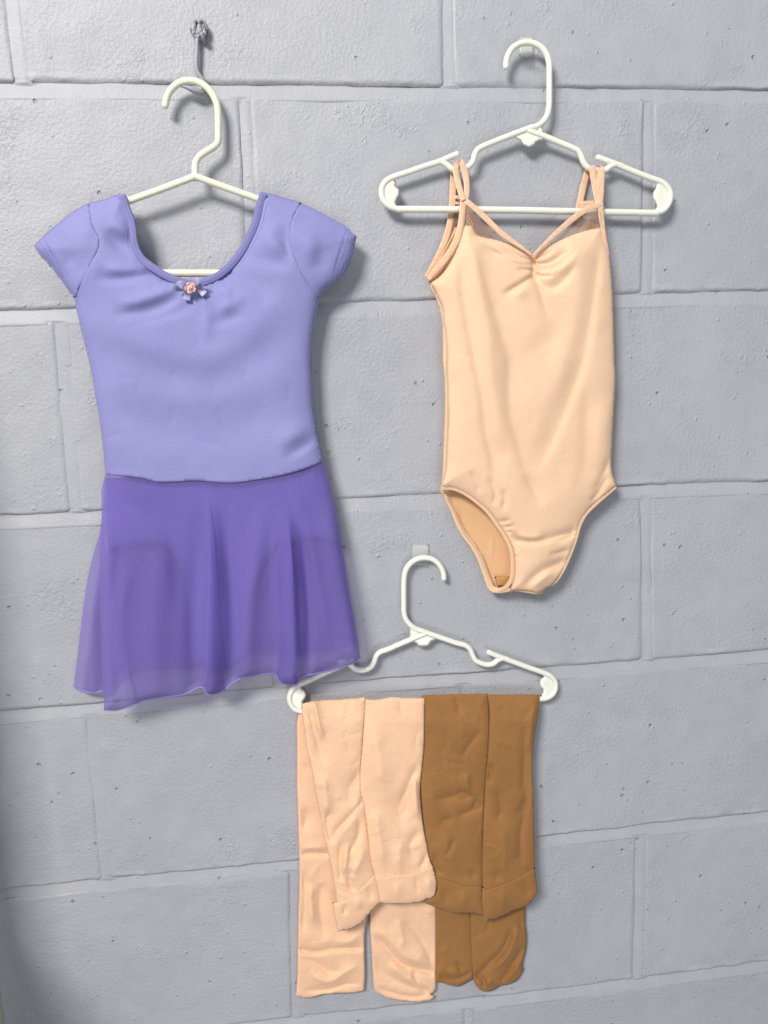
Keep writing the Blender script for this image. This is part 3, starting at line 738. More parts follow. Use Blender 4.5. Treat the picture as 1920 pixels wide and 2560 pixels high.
# skirt, back layer then front layer
def gather(Q, y0, y1): return np.clip((Q[:, 1]-y0)/(y1-y0), 0, 1)
so = outline([t5([(440, 220), (438, 380), (412, 470), (387, 570), (366, 690), (346, 850), (332, 970), (320, 1060)]),
              t5([(320, 1060), (340, 1080), (380, 1092), (420, 1092), (447, 1085)]),
              t5([(447, 1085), (500, 1020), (560, 985), (700, 975), (870, 985), (1000, 992), (1060, 935), (1150, 905), (1300, 925), (1400, 905), (1480, 900), (1535, 880)]),
              t5([(1535, 880), (1500, 660), (1470, 480), (1440, 310), (1412, 180), (1385, 110)]),
              t5([(1385, 110), (1200, 165), (1000, 190), (870, 182), (680, 186), (540, 168), (455, 160)]), t5([(455, 160), (440, 220)])], 6)
fk = [fold(t5([(420, 480), (400, 700), (400, 1090)]), 16, 3.5, ends=(.5, 0)), fold(t5([(560, 300), (540, 600), (540, 980)]), 30, 4, ends=(.5, 0)), fold(t5([(700, 300), (690, 600), (700, 980)]), 24, -4, ends=(.5, 0)),
      fold(t5([(1120, 300), (1160, 600), (1180, 900)]), 26, 4, ends=(.5, 0)), lambda Q: 0.7*fbm(Q[:, 0]/60, Q[:, 1]/240, 2)*gather(Q, 1200, 1500)]
skb = patch('skirt_back', M_chifb, dr, so, 8, lambda Q: 12+0*Q[:, 0], folds=fk, roll=0, Rr=5)
_f9 = fold
def fold(path, w, a, w2=None, ends=(.25, .25), sharp=2.): return _f9(path, w, a*1.5, w2, ends, sharp)
fs = [  # the hanging flutes
      fold(t5([(885, 190), (900, 330), (902, 560), (893, 800), (888, 1095)]), 7, 6.0, 34, ends=(.45, 0)),
      fold(t5([(940, 260), (985, 520), (1010, 800), (1000, 1050)]), 30, -6.5, 20, ends=(.4, 0)),
      fold(t5([(840, 300), (850, 560), (845, 800), (840, 1080)]), 26, -4.5, 30, ends=(.4, 0)),
      fold(t5([(1240, 250), (1255, 450), (1270, 750), (1280, 1050)]), 30, 6, 7, ends=(.45, 0)),
      fold(t5([(1185, 330), (1185, 550), (1200, 800), (1205, 1030)]), 6, 2.5, 18, ends=(.45, 0)),
      fold(t5([(1290, 300), (1320, 560), (1335, 800), (1320, 1010)]), 14, -5.5, 12, ends=(.4, 0)),
      fold(t5([(1240, 180), (1300, 330), (1350, 500), (1390, 700), (1420, 870)]), 6, 2.0, 22, ends=(.2, .2)),
      fold(t5([(1400, 260), (1450, 520), (1500, 800), (1530, 950)]), 32, 3.5, ends=(.3, 0)),
      fold(t5([(1130, 260), (1110, 500), (1080, 800), (1070, 1020)]), 24, 3.5, ends=(.3, 0)),
      fold(t5([(470, 300), (455, 600), (460, 900), (470, 1160)]), 16, 4.5, 22, ends=(.3, 0)),
      fold(t5([(500, 230), (620, 300), (720, 380), (760, 520), (790, 800)]), 22, -2.4, 40, ends=(.2, .4)),
      fold(t5([(560, 500), (520, 760), (540, 960), (590, 1130)]), 18, 2.2, ends=(.3, 0)), fold(t5([(560, 980), (585, 1060), (600, 1130)]), 6, -1.6, ends=(.3, 0)),
      fold(t5([(700, 400), (680, 700), (660, 1110)]), 30, 3.0, ends=(.3, 0)),
      fold(t5([(910, 195), (960, 240), (1010, 300)]), 6, -1.2),
      lambda Q: 0.6*fbm(Q[:, 0]/45, Q[:, 1]/260+5, 2)*gather(Q, 1180, 1450)+.5*fbm(Q[:, 0]/14, Q[:, 1]/60, 2)*np.clip(1-(Q[:, 1]-1180)/60, 0, 1)]
skbase = lambda Q: 20.8+11*np.clip((Q[:, 1]-1180)/400, 0, 1)
skf = patch('skirt', M_chif, dr, sf, 6, skbase, folds=fs, roll=0, Rr=5, bulge=11.5, R=110, sil=SIL, grow=0)
a_ = (sf, skbase, 11.5, 110, fs, 0, 5, SIL)
hq = line_on(HEM, *a_, lift=0)
hm = Geo().add(ribbon_geo(hq, 4.5, 1.0, step=4, n=5)).build('hem', M_hem, skf)
stitching(skf, M_hem, [dict(uvd=hq+np.array([0, 0, .6]), pitch=5, zig=6.5, r=.32)])
hb2 = line_on(t5([(320, 1058), (340, 1078), (380, 1090), (420, 1091), (447, 1084)]), so, lambda Q: 12+0*Q[:, 0], 0, 60, fk, 0, 5, lift=0)
Geo().add(ribbon_geo(hb2, 6.5, 1.1, step=4, n=5)).build('hem', M_hem, skb)
stitching(skb, M_hem, [dict(uvd=hb2+np.array([0, 0, .6]), pitch=5, zig=6.5, r=.32)])

PL = [([t5([(884, 186), (896, 230), (902, 330), (905, 500), (900, 640), (893, 800), (890, 950), (888, 1094)]), t5([(888, 1094), (930, 1093), (972, 1079)]), t5([(972, 1079), (962, 950), (950, 800), (938, 600), (925, 420), (908, 280), (884, 186)])], 1.),
      ([t5([(1246, 330), (1215, 420), (1188, 520), (1190, 650), (1200, 800), (1198, 920), (1196, 1018)]), t5([(1196, 1018), (1212, 1046), (1240, 1055), (1283, 1056)]), t5([(1283, 1056), (1282, 900), (1278, 750), (1268, 600), (1256, 450), (1246, 330)])], 1.)]
for o_, k_ in PL:
    o_ = outline(o_, 5)
    fq = lambda Q, v0=o_[:, 1].min(): on(Q, *a_)+.2+1.2*np.clip((Q[:, 1]-v0)/120, 0, 1)
    patch('pleat', M_chif, skf, o_, 6, fq, roll=0, Rr=4, grow=0)
# bow with rosette
bow = Geo()
t12 = lambda p: T(12, p)
def on_b(pts, ds): return wd(t12(pts), [z-4.0 for z in ds])
bow.add(ribbon_geo(on_b([(655, 672), (600, 648), (540, 632), (480, 640), (438, 672), (450, 705), (520, 712), (645, 700)], [40, 44, 46.5, 47, 45, 41, 39, 39]), [9, 17, 20, 20, 15, 11, 12, 9], .5, step=2))
bow.add(ribbon_geo(on_b([(675, 668), (720, 615), (770, 580), (820, 592), (850, 630), (820, 655), (750, 668), (680, 685)], [40, 44, 47, 47, 45, 41, 39, 39]), [9, 17, 20, 18, 15, 11, 12, 9], .5, step=2))
bow.build('bow', M_satin, dr)
bt = Geo().add(ribbon_geo(on_b([(640, 700), (625, 780), (605, 850), (598, 905)], [38, 39.5, 39, 40]), [13, 17, 18, 18], .5, step=3)); bt.build('ribbon_tail', M_satin, dr)
bt = Geo().add(ribbon_geo(on_b([(740, 660), (800, 700), (860, 755), (915, 805)], [38, 39.5, 39.5, 41]), [13, 17, 17, 17], .5, step=3)); bt.build('ribbon_tail', M_satin, dr)
ro = Geo()
c0 = np.array(t12([(662, 690)])[0])
sp = []
for i in range(70):
    a = i*.36; rr = 1.0+i*.135
    sp.append((c0[0]+rr*math.cos(a)*1.05, c0[1]+rr*math.sin(a)*.95, 42.8-i*.07+.5*math.sin(a*2.3)))
sp = np.array(sp); ro.add(tube_geo(P(sp[:, :2], sp[:, 2]), np.linspace(.0005, .0011, len(sp)), n=8))
ro.build('rosette', M_rose, dr)
for i in range(5):
    a = i*1.256+.5; cx, cy = c0+np.array([math.cos(a)*8, math.sin(a)*7.5])
    pts = [(cx+5.5*math.cos(a+t), cy+5.2*math.sin(a+t)) for t in np.linspace(-1.6, 1.6, 8)]
    Geo().tube(wd(pts, [38.5, 39.5, 40.5, 41, 41, 40.5, 39.5, 38.5]), 0, 1.0, n=8).build('petal', M_rose, dr)

# ------------------------------------------------------------------ peach leotard
t4 = lambda p: T(4, p); t6 = lambda p: T(6, p); t8 = lambda p: T(18, p)
le_ = empty('leotard', tuple(P(t4([(850, 600)]), 22)[0]), 'peach camisole leotard with double straps hanging on the upper right hanger', 'leotard')
SIDEL = t4([(345, 728), (358, 765), (375, 795), (395, 850), (408, 910), (412, 1000), (412, 1106)])+t6([(334, 100), (336, 220), (333, 360), (328, 480), (324, 600), (316, 690)])
SIDER = t4([(1232, 590), (1240, 680), (1247, 780), (1250, 880), (1253, 1000), (1255, 1106)])+t6([(1262, 100), (1256, 200), (1249, 330), (1243, 450), (1240, 560), (1246, 620), (1268, 685)])
# back panel with lining
bk = outline([t4([(330, 690), (345, 728)])+SIDEL[1:], t6([(316, 690), (308, 715), (345, 765), (372, 820), (395, 880), (430, 945), (478, 1005), (515, 1070), (538, 1130), (560, 1200), (575, 1248), (592, 1268)]),
              t6([(592, 1268), (650, 1262), (720, 1256), (790, 1262), (835, 1272)]), t6([(835, 1272), (862, 1262), (890, 1238), (940, 1195), (975, 1140)]),
              t6([(975, 1140), (1020, 1050), (1050, 970), (1070, 895), (1110, 835), (1160, 785), (1215, 735), (1262, 690)]),
              [(x-4, y) for x, y in SIDER[::-1]], t4([(1225, 590), (1205, 480), (1150, 420)]), t4([(1150, 420), (900, 640), (600, 640), (520, 480), (475, 440)]),
              t4([(475, 440), (440, 520), (400, 590), (330, 690)])], 6)
fbk = [fold(t8([(425, 240), (430, 400), (470, 580), (560, 760)]), 8, -3.5, 22, ends=(.1, .2)),
       lambda Q: 1.2*fbm(Q[:, 0]/30, Q[:, 1]/80, 2)]
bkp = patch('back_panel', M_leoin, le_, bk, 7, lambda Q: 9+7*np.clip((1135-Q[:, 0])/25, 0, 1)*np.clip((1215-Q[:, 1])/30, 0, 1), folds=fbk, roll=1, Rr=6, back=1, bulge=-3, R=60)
Geo().add(patch_geo(outline([t8([(672, 990), (805, 985)]), t8([(805, 985), (815, 1075)]), t8([(815, 1075), (700, 1075), (688, 1066)]), t8([(688, 1066), (672, 990)])], 4), 5, 12, roll=.8, Rr=5, back=.6)).build('gusset', M_gus, le_)
# front panel
VL = t4([(515, 440), (545, 444), (560, 458), (575, 487), (620, 502), (665, 510), (700, 519)])
VR = t4([(985, 514), (1040, 490), (1110, 468), (1165, 456), (1190, 454)])
fo = outline([VL, t4([(700, 519), (735, 530), (790, 555), (850, 592)]), t4([(850, 592), (880, 565), (930, 538), (985, 514)]), VR,
              t4([(1190, 454), (1210, 520), (1232, 590)]), SIDER,
              t6([(1268, 685), (1215, 730), (1155, 780), (1105, 832), (1068, 895), (1048, 975), (1018, 1055), (980, 1140), (945, 1195), (915, 1228), (885, 1243), (862, 1262), (835, 1272)]),
              t6([(835, 1272), (790, 1262), (740, 1257), (690, 1257)]),
              t6([(690, 1257), (708, 1200), (712, 1110), (703, 1030), (670, 960), (622, 890), (570, 822), (500, 762), (430, 716), (372, 694), (316, 690)]),
              t6([(316, 690), (338, 600), (345, 480), (352, 330), (350, 200), (345, 60)])+t4([(432, 1080), (424, 980), (416, 920), (408, 850), (380, 785), (350, 728)]),
              t4([(350, 728), (400, 690), (440, 635), (470, 575), (495, 500), (510, 455), (515, 440)])], 5)
_f0 = _f9
def fold(path, w, a, w2=None, ends=(.25, .25), sharp=1.6):
    L = np.linalg.norm(np.diff(np.asarray(path, float), axis=0), axis=1).sum()
    w2 = w2 or w
    return _f0(path, w*1.45, a*.9, w2*1.45, ends, 2.) if L > 170 else _f0(path, w*.9, a*1.5, w2*.9, ends, sharp)
ff = [fold(t4([(500, 560), (505, 700), (525, 850), (560, 1050)])+t6([(540, 200), (562, 400), (600, 560), (600, 700)]), 9, -3.4, 20, ends=(.15, .15)),
      fold(t4([(545, 470), (565, 600), (590, 760), (630, 1000)])+t6([(580, 120), (610, 330), (640, 520)]), 22, 3.6, 16, ends=(.08, .2)),
      fold(t4([(580, 500), (605, 620), (650, 790), (700, 960), (740, 1106)])+t6([(690, 260), (740, 460), (790, 640), (880, 790)]), 11, -3.2, 26, ends=(.1, .2)),
      fold(t4([(1178, 500), (1165, 650), (1140, 850), (1095, 1106)])+t6([(1010, 200), (930, 400), (850, 560), (790, 650)]), 22, -3.4, 10, ends=(.1, .2)),
      fold(t4([(1120, 500), (1110, 700), (1070, 900), (1010, 1100)])+t6([(960, 120), (900, 300)]), 24, 3.0, ends=(.1, .3)),
      fold(t4([(900, 760), (950, 860), (965, 980)])+t6([(700, 80), (710, 260)]), 22, -2.0, 30, ends=(.25, .3)),
      fold(t6([(1130, 100), (1110, 300), (1100, 560), (1060, 740)]), 12, -2.2, 22), fold(t6([(1200, 200), (1190, 400), (1170, 620)]), 18, 2.0),
      # gathers at the centre front
      fold(t4([(853, 612), (800, 602), (740, 572), (690, 545)]), 5, -2.2, 9, ends=(0, .5)), fold(t4([(856, 640), (800, 635), (720, 605), (640, 560), (590, 530)]), 7, -3.0, 14, ends=(0, .4)),
      fold(t4([(856, 665), (810, 660), (765, 655)]), 4.5, -2.4, 8, ends=(0, .5)), fold(t4([(857, 690), (800, 730), (740, 765), (690, 790)]), 9, -3.4, 18, ends=(0, .5)),
      fold(t4([(740, 800), (790, 770), (850, 700)]), 16, 2.2), fold(t4([(850, 650), (760, 620), (650, 590)]), 9, 2.0, ends=(0, .4)),
      fold(t4([(862, 605), (910, 592), (960, 560)]), 4.5, -2.0, 8, ends=(0, .5)), fold(t4([(862, 635), (930, 628), (1000, 585), (1050, 540)]), 7, -2.6, 13, ends=(0, .5)),
      fold(t4([(862, 662), (920, 660), (980, 640), (1040, 590), (1080, 540)]), 6, -2.8, 14, ends=(0, .4)), fold(t4([(862, 685), (900, 693), (960, 690)]), 4.5, -2.2, 8, ends=(0, .5)),
      fold(t4([(862, 695), (900, 740), (960, 750), (1020, 700), (1070, 620)]), 10, -3.2, 22, ends=(0, .4)), fold(t4([(1060, 500), (1040, 600), (980, 690)]), 24, 2.4),
      fold(t4([(862, 695), (900, 800), (930, 900)]), 10, -1.8, 14, ends=(0, .6)), fold(t4([(855, 595), (857, 640), (858, 692)]), 3.5, -2.6, ends=(0, .1)),
      # puckers round the leg openings
      fold(t6([(560, 640), (600, 700), (605, 760), (590, 800)]), 6, -1.3, 10), fold(t6([(640, 700), (660, 760), (640, 830)]), 6, -1.3, 10), fold(t6([(470, 600), (510, 680), (520, 740)]), 9, -1.2),
       fold(t8([(700, 470), (770, 470), (830, 440)]), 4.5, -1.8, 8, ends=(0, .5)), fold(t8([(725, 515), (790, 525), (870, 500)]), 4, -2.2, 8, ends=(0, .5)),
      fold(t8([(745, 555), (800, 572), (850, 570)]), 4, -1.8, 8, ends=(0, .5)), fold(t8([(780, 605), (870, 640), (980, 665), (1100, 655), (1250, 610), (1390, 575)]), 7, -3.0, 14, ends=(0, 0)),
      fold(t8([(850, 590), (1000, 620), (1150, 600)]), 12, 2.0), fold(t8([(815, 665), (870, 665), (920, 690)]), 4, -2.0, 7, ends=(0, .5)), fold(t8([(830, 700), (880, 705), (915, 730)]), 3.5, -1.8, 7, ends=(0, .5)),
      fold(t8([(845, 740), (890, 745)]), 3.5, -1.8, 6, ends=(0, .5)), fold(t8([(855, 800), (890, 800)]), 3.5, -1.8, 6, ends=(0, .5)), fold(t8([(1395, 600), (1300, 640), (1200, 650)]), 5, -1.8, 9, ends=(0, .5)),
      fold(t8([(1290, 850), (1200, 890), (1080, 960), (960, 1060), (900, 1090)]), 14, -3.2, 20, ends=(0, .2)), fold(t8([(1230, 930), (1120, 1000), (1000, 1110)]), 12, 2.4),
      fold(t8([(1330, 740), (1240, 770), (1160, 775)]), 6, -1.6, 10, ends=(0, .5)), fold(t6([(1230, 620), (1170, 720), (1120, 790)]), 7, -2.0, 12), fold(t6([(1240, 520), (1190, 640), (1140, 730)]), 10, -1.6),
      fold(t6([(760, 620), (830, 720), (880, 800)]), 16, -2.2, 20), lambda Q: .35*fbm(Q[:, 0]/60+9, Q[:, 1]/60, 2)]
frp = patch('front_panel', M_leo, le_, fo, 3.8, 20, bulge=9, R=85, folds=ff+creases(fo, 16, 9, w=(4, 7), a=.4), roll=1.6, Rr=7, back=1.0)
AF = (fo, 20, 9, 85, ff, 1.6, 7)
FL = t6([(345, 688), (346, 600), (352, 480), (358, 330), (356, 200), (352, 60)])+t4([(442, 1040), (434, 980), (424, 920), (414, 850), (386, 785), (356, 728)])
patch('side_panel', M_leob, le_, outline([[(x-1, y) for x, y in SIDEL], FL[:1]+FL[1:], t4([(356, 728), (345, 728)])], 4), 5, 15.5, bulge=1.5, R=10, roll=.8, Rr=4, back=1.5)
# bindings
def band(name, pts, d, w, th, mat, parent, step=5): return Geo().add(ribbon_geo(wd(pts, d) if not isinstance(pts, np.ndarray) else pts, w, th, step=step)).build(name, mat, parent)
LEGL = t6([(310, 702), (372, 700), (430, 722), (498, 768), (565, 828), (615, 895), (662, 965), (693, 1033), (702, 1110), (697, 1185), (675, 1230), (640, 1252), (600, 1258)])
lb = band('leg_binding', LEGL, [20, 21.5, 22, 22.5, 23, 23, 23, 23, 22.5, 21, 20, 18, 14], 10, 1.5, M_leob, le_)
stitching(lb, M_thr, [dict(uvd=np.c_[resample(catmull(wd(LEGL, 24.5), 3), 5)], off=-5, pitch=4.5, zig=5, r=.22)])
LEGR = t6([(1266, 690), (1212, 737), (1152, 790), (1100, 843), (1068, 903), (1046, 980), (1016, 1060), (978, 1145), (944, 1198), (915, 1228)])
rb = band('leg_binding', LEGR, [21, 21.5, 22, 22.5, 22.5, 22.5, 22, 21.5, 20.5, 19], 9, 1.5, M_leob, le_)
stitching(rb, M_thr, [dict(uvd=np.c_[resample(catmull(wd(LEGR, 23.4), 3), 5)], off=9, pitch=5, ln=3, r=.22)])
LEGB = t6([(318, 712), (350, 775), (378, 830), (402, 888), (438, 952), (484, 1012), (520, 1075), (546, 1140), (570, 1205), (590, 1248), (625, 1262)])
bb = band('back_leg_binding', LEGB, [14, 12, 11.5, 11.5, 11.5, 11.5, 12, 12, 12.5, 13, 15], [7, 9, 11, 12, 14, 15, 15, 15, 16, 17, 14], 1.8, M_leob, le_)
stitching(bb, M_thr, [dict(uvd=np.c_[resample(catmull(wd(LEGB, 13.6), 3), 5)], off=-4, pitch=4, zig=8, r=.25)])
band('crotch_seam', t6([(590, 1262), (640, 1264), (700, 1254), (780, 1262), (835, 1270), (865, 1262)]), [14, 16, 18, 19, 19, 18], 8, 3, M_leob, le_)
# straps
def strap(name, pts, ds, w, th=1.3): return Geo().add(ribbon_geo(wd(t4(pts), ds), w, th, step=4)).build(name, M_strap, le_)
nbL = strap('neckline_binding', [(520, 318), (560, 350), (610, 395), (660, 445), (710, 488), (765, 528), (815, 562), (850, 590)], [23, 24, 25, 26, 27, 28, 28.5, 28], [14, 15, 15.5, 15, 14, 12, 9, 6], 2)
nbR = strap('neckline_binding', [(853, 590), (885, 560), (930, 517), (985, 466), (1040, 418), (1090, 380), (1140, 352), (1190, 342)], [28, 28.5, 28, 27, 26, 25, 24, 23], [6, 9, 12, 14, 15, 15, 14, 13], 2)
ahL = strap('armhole_binding', [(512, 300), (508, 350), (504, 400), (495, 455), (478, 510), (450, 565), (415, 615), (375, 662), (336, 710)], [23, 23, 23.5, 24, 24.5, 24, 23, 22, 20], [15, 16, 16.5, 17, 17, 17, 16, 14, 11], 2)
ahR = strap('armhole_binding', [(1188, 330), (1190, 380), (1196, 430), (1205, 490), (1217, 545), (1229, 600)], [23, 23, 23.5, 24, 23.5, 21], [14, 14, 12, 10, 8, 5], 2)
strap('strap', [(522, 320), (528, 270), (524, 210), (512, 160), (502, 132), (498, 122), (494, 124)], [23, 21, 19, 18, 17.5, 13, 9], [11, 13, 14, 15, 16, 15, 12])
strap('strap', [(512, 318), (498, 280), (482, 220), (472, 170), (478, 140), (486, 130), (490, 132)], [24.5, 23, 21, 20, 18.8, 13, 9], [12, 14, 15, 15, 14, 13, 12])
strap('strap', [(1180, 345), (1186, 290), (1189, 230), (1190, 185), (1188, 158), (1186, 152), (1186, 156)], [23.5, 21, 19.5, 18.5, 17, 13, 9], [17, 18, 18, 18, 19, 18, 16])
strap('strap', [(1172, 340), (1166, 290), (1158, 230), (1150, 175), (1146, 148), (1146, 141), (1146, 146)], [23, 21, 19, 18, 17, 13, 9], [9, 13, 15, 17, 18, 17, 15])
strap('back_strap', [(462, 135), (460, 180), (459, 240), (457, 300), (453, 370), (445, 430), (428, 490), (405, 550), (375, 610), (340, 670), (326, 695)], [10, 8, 7, 6.5, 6.5, 7, 8, 9, 11, 14, 17], [13, 15, 16, 16, 17, 17, 16, 15, 13, 11, 9])
strap('back_strap', [(1122, 145), (1120, 180), (1108, 230), (1096, 280), (1086, 330), (1078, 372), (1070, 420)], [10, 8, 7, 6.5, 6.5, 6.5, 6.5], [15, 15, 15.5, 16, 16.5, 17, 17])
strap('back_neckline', [(468, 300), (486, 303), (520, 312)], [6.5, 6.5, 8], [9, 9, 8]); strap('back_neckline', [(470, 330), (490, 333), (515, 336)], [6, 6, 7], [7, 7, 7])
strap('back_neckline', [(1092, 340), (1120, 338), (1165, 336)], [6.8, 6.8, 8], [18, 19, 16])
for b_, pts, dz in ((nbL, [(545, 352), (600, 402), (650, 450), (700, 494), (745, 528)], 27.5), (nbR, [(975, 492), (1030, 443), (1085, 398), (1140, 366), (1180, 352)], 26.8), (ahL, [(516, 345), (511, 405), (502, 460), (485, 520), (455, 580), (420, 628), (375, 678)], 25.2), (ahR, [(1186, 380), (1192, 440), (1202, 500), (1218, 560)], 24.8)):
    stitching(b_, M_thr, [dict(uvd=resample(catmull(wd(t4(pts), dz), 3), 4), pitch=4.2, zig=3.5, r=.22)])
Geo().tube(wd(t14 := T(14, [(1165, 745), (1190, 725), (1205, 705)]), [24, 27, 28]), 0, .22, n=6).build('loose_thread', M_thr, le_)
# net insets
mo = outline([t4([(527, 350), (560, 385), (620, 440), (680, 492), (715, 522)]), t4([(715, 522), (640, 512), (570, 492), (540, 452), (518, 445)]), t4([(518, 445), (527, 350)])], 5)
patch('net_inset', M_net, le_, mo, 7, 22.5, roll=0, Rr=5)
mo = outline([t4([(1186, 352), (1120, 385), (1050, 440), (970, 516)]), t4([(970, 516), (1060, 496), (1190, 460)]), t4([(1190, 460), (1186, 352)])], 5)
patch('net_inset', M_net, le_, mo, 7, 22.5, roll=0, Rr=5)
mo = outline([t4([(515, 352), (540, 390), (560, 450)]), t4([(560, 450), (535, 448), (518, 452)]), t4([(518, 452), (515, 352)])], 4)
patch('lace_trim', M_lace, le_, mo, 6, 22, roll=0, Rr=5)
mo = outline([t4([(1135, 395), (1122, 420), (1085, 465), (1050, 492)]), t4([(1050, 492), (1095, 480), (1125, 450), (1135, 395)])], 4)
patch('lace_trim', M_lace, le_, mo, 6, 22, roll=0, Rr=5)
mo = outline([t4([(462, 390), (500, 330), (620, 480), (850, 640)]), t4([(850, 640), (1060, 470), (1180, 360), (1200, 520)]), t4([(1200, 520), (850, 700), (520, 560), (440, 560)]), t4([(440, 560), (462, 390)])], 7)
patch('back_net', M_net, le_, mo, 12, 8, roll=0, Rr=5)

_fold = _f0
def fold(path, w, a, w2=None, ends=(.25, .25), sharp=1.35): return _fold(path, w*1.05, a*1.8, (w2 or w)*1.05, ends, sharp)
# ------------------------------------------------------------------ tights
c7 = lambda p: T(7, p); c8 = lambda p: T(8, p)
GT = 'folded tights over the lower hanger'
def knit(seed, a=1.0, sx=70, sy=70):
    def f(Q):
        n1 = fbm(Q[:, 0]/sx+seed, Q[:, 1]/sy+seed, 3)
        n2 = 1-np.abs(fbm(Q[:, 0]/45+seed*2, Q[:, 1]/55, 2))*2
        return a*(.5*n1+.2*n2)
    return f
_later = []
def PAN(*a, **k): _later.append((a, k))
def flush(pairs):
    for (ia, ib) in pairs:
        (a1, k1), (a2, k2) = _later[ia], _later[ib]
        U = union_sil(a1[3], a2[3])
        for a_1, k_1 in ((a1, k1), (a2, k2)):
            a_1 = list(a_1); a_1[4] = 3.6; a_1[5] = a1[5] if a_1[0] == 'panty' else (lambda Q, f=a1[5]: f(Q)+.7)
            k_1 = dict(k_1, bulge=2.2, R=30, roll=.4, Rr=3.5, back=1.2, sil=U); patch(*a_1, **k_1)
    _later.clear()
pk = empty('tights', tuple(P(c7([(500, 850)]), 12)[0]), 'pale pink tights folded over the left half of the lower hanger', 'tights', GT)
# back legs
o1 = outline([c7([(200, 840), (176, 900), (173, 1100), (172, 1250)])+c8([(175, 200), (181, 400), (185, 600), (180, 800), (177, 980), (174, 1120), (167, 1222)]),
              c8([(167, 1222), (200, 1230), (240, 1232), (300, 1216), (360, 1210), (430, 1208), (480, 1204), (517, 1195)]),
              c8([(517, 1195), (522, 1120), (520, 1000), (522, 880), (545, 760), (560, 600), (540, 300), (520, 0)])+c7([(520, 1000), (525, 830)]), c7([(525, 830), (350, 840), (200, 840)])], 6)
f1 = [fold(c8([(180, 492), (230, 485), (290, 486), (350, 492)]), 6, -2.6, 9, ends=(.1, .1)), fold(c8([(180, 465), (250, 455), (340, 460)]), 12, 1.8), fold(c8([(180, 985), (260, 1000), (340, 985), (430, 978), (520, 980)]), 5, -2.6, 9, ends=(0, .1)),
      fold(c8([(190, 1020), (280, 1060), (340, 1100), (420, 1090)]), 8, -1.8, 12), fold(c8([(250, 640), (240, 720), (260, 860)]), 12, 2.2), fold(c8([(300, 620), (290, 760), (320, 940)]), 14, -2.0), fold(c8([(230, 1100), (330, 1150), (420, 1100), (500, 1060)]), 10, 1.8),
      fold(c8([(200, 1195), (320, 1195), (420, 1165), (510, 1160)]), 5, -1.6, 9), fold(c8([(360, 930), (430, 950), (500, 900)]), 12, 1.8), fold(c8([(190, 250), (220, 300), (200, 380)]), 12, -2.2), fold(c8([(200, 560), (215, 680), (200, 900)]), 10, -1.8), knit(1)]
patch('leg', M_pink, pk, o1, 3.6, 5, bulge=1.8, R=30, folds=f1+creases(o1, 16, 115), roll=.8, Rr=5, back=1.2)
o2 = outline([c8([(600, 600), (555, 740), (550, 850), (556, 950), (562, 1050), (568, 1150), (574, 1192)]), c8([(574, 1192), (600, 1212), (640, 1232), (700, 1246), (770, 1252), (830, 1250), (872, 1240), (884, 1225)]),
              c8([(884, 1225), (862, 1214), (884, 1198), (888, 1100), (890, 980), (889, 860), (888, 740), (880, 600)]), c8([(880, 600), (750, 590), (600, 600)])], 6)
f2 = [fold(c8([(560, 910), (620, 960), (700, 1050), (780, 1080), (885, 1105)]), 7, -2.6, 12, ends=(.1, 0)), fold(c8([(560, 870), (650, 930), (740, 1020), (880, 1060)]), 18, 2.6), fold(c8([(580, 1180), (640, 1200), (720, 1225), (800, 1228), (870, 1210)]), 5, -1.8, 7),
      fold(c8([(700, 800), (780, 880), (840, 980), (880, 1080)]), 9, -2.0, 14), fold(c8([(640, 1050), (740, 1130), (860, 1190)]), 12, 2.0), fold(c8([(570, 1000), (600, 1080), (700, 1150), (860, 1205)]), 10, -1.6), fold(c8([(690, 820), (720, 950), (690, 970)]), 9, 1.4),
      fold(c8([(860, 1215), (830, 1190), (790, 1140), (770, 1090)]), 6, -2.0), knit(2.3)]
patch('leg', M_pink, pk, o2, 3.6, 6, bulge=1.8, R=30, folds=f2+creases(o2, 12, 87), roll=.8, Rr=5, back=1.2)
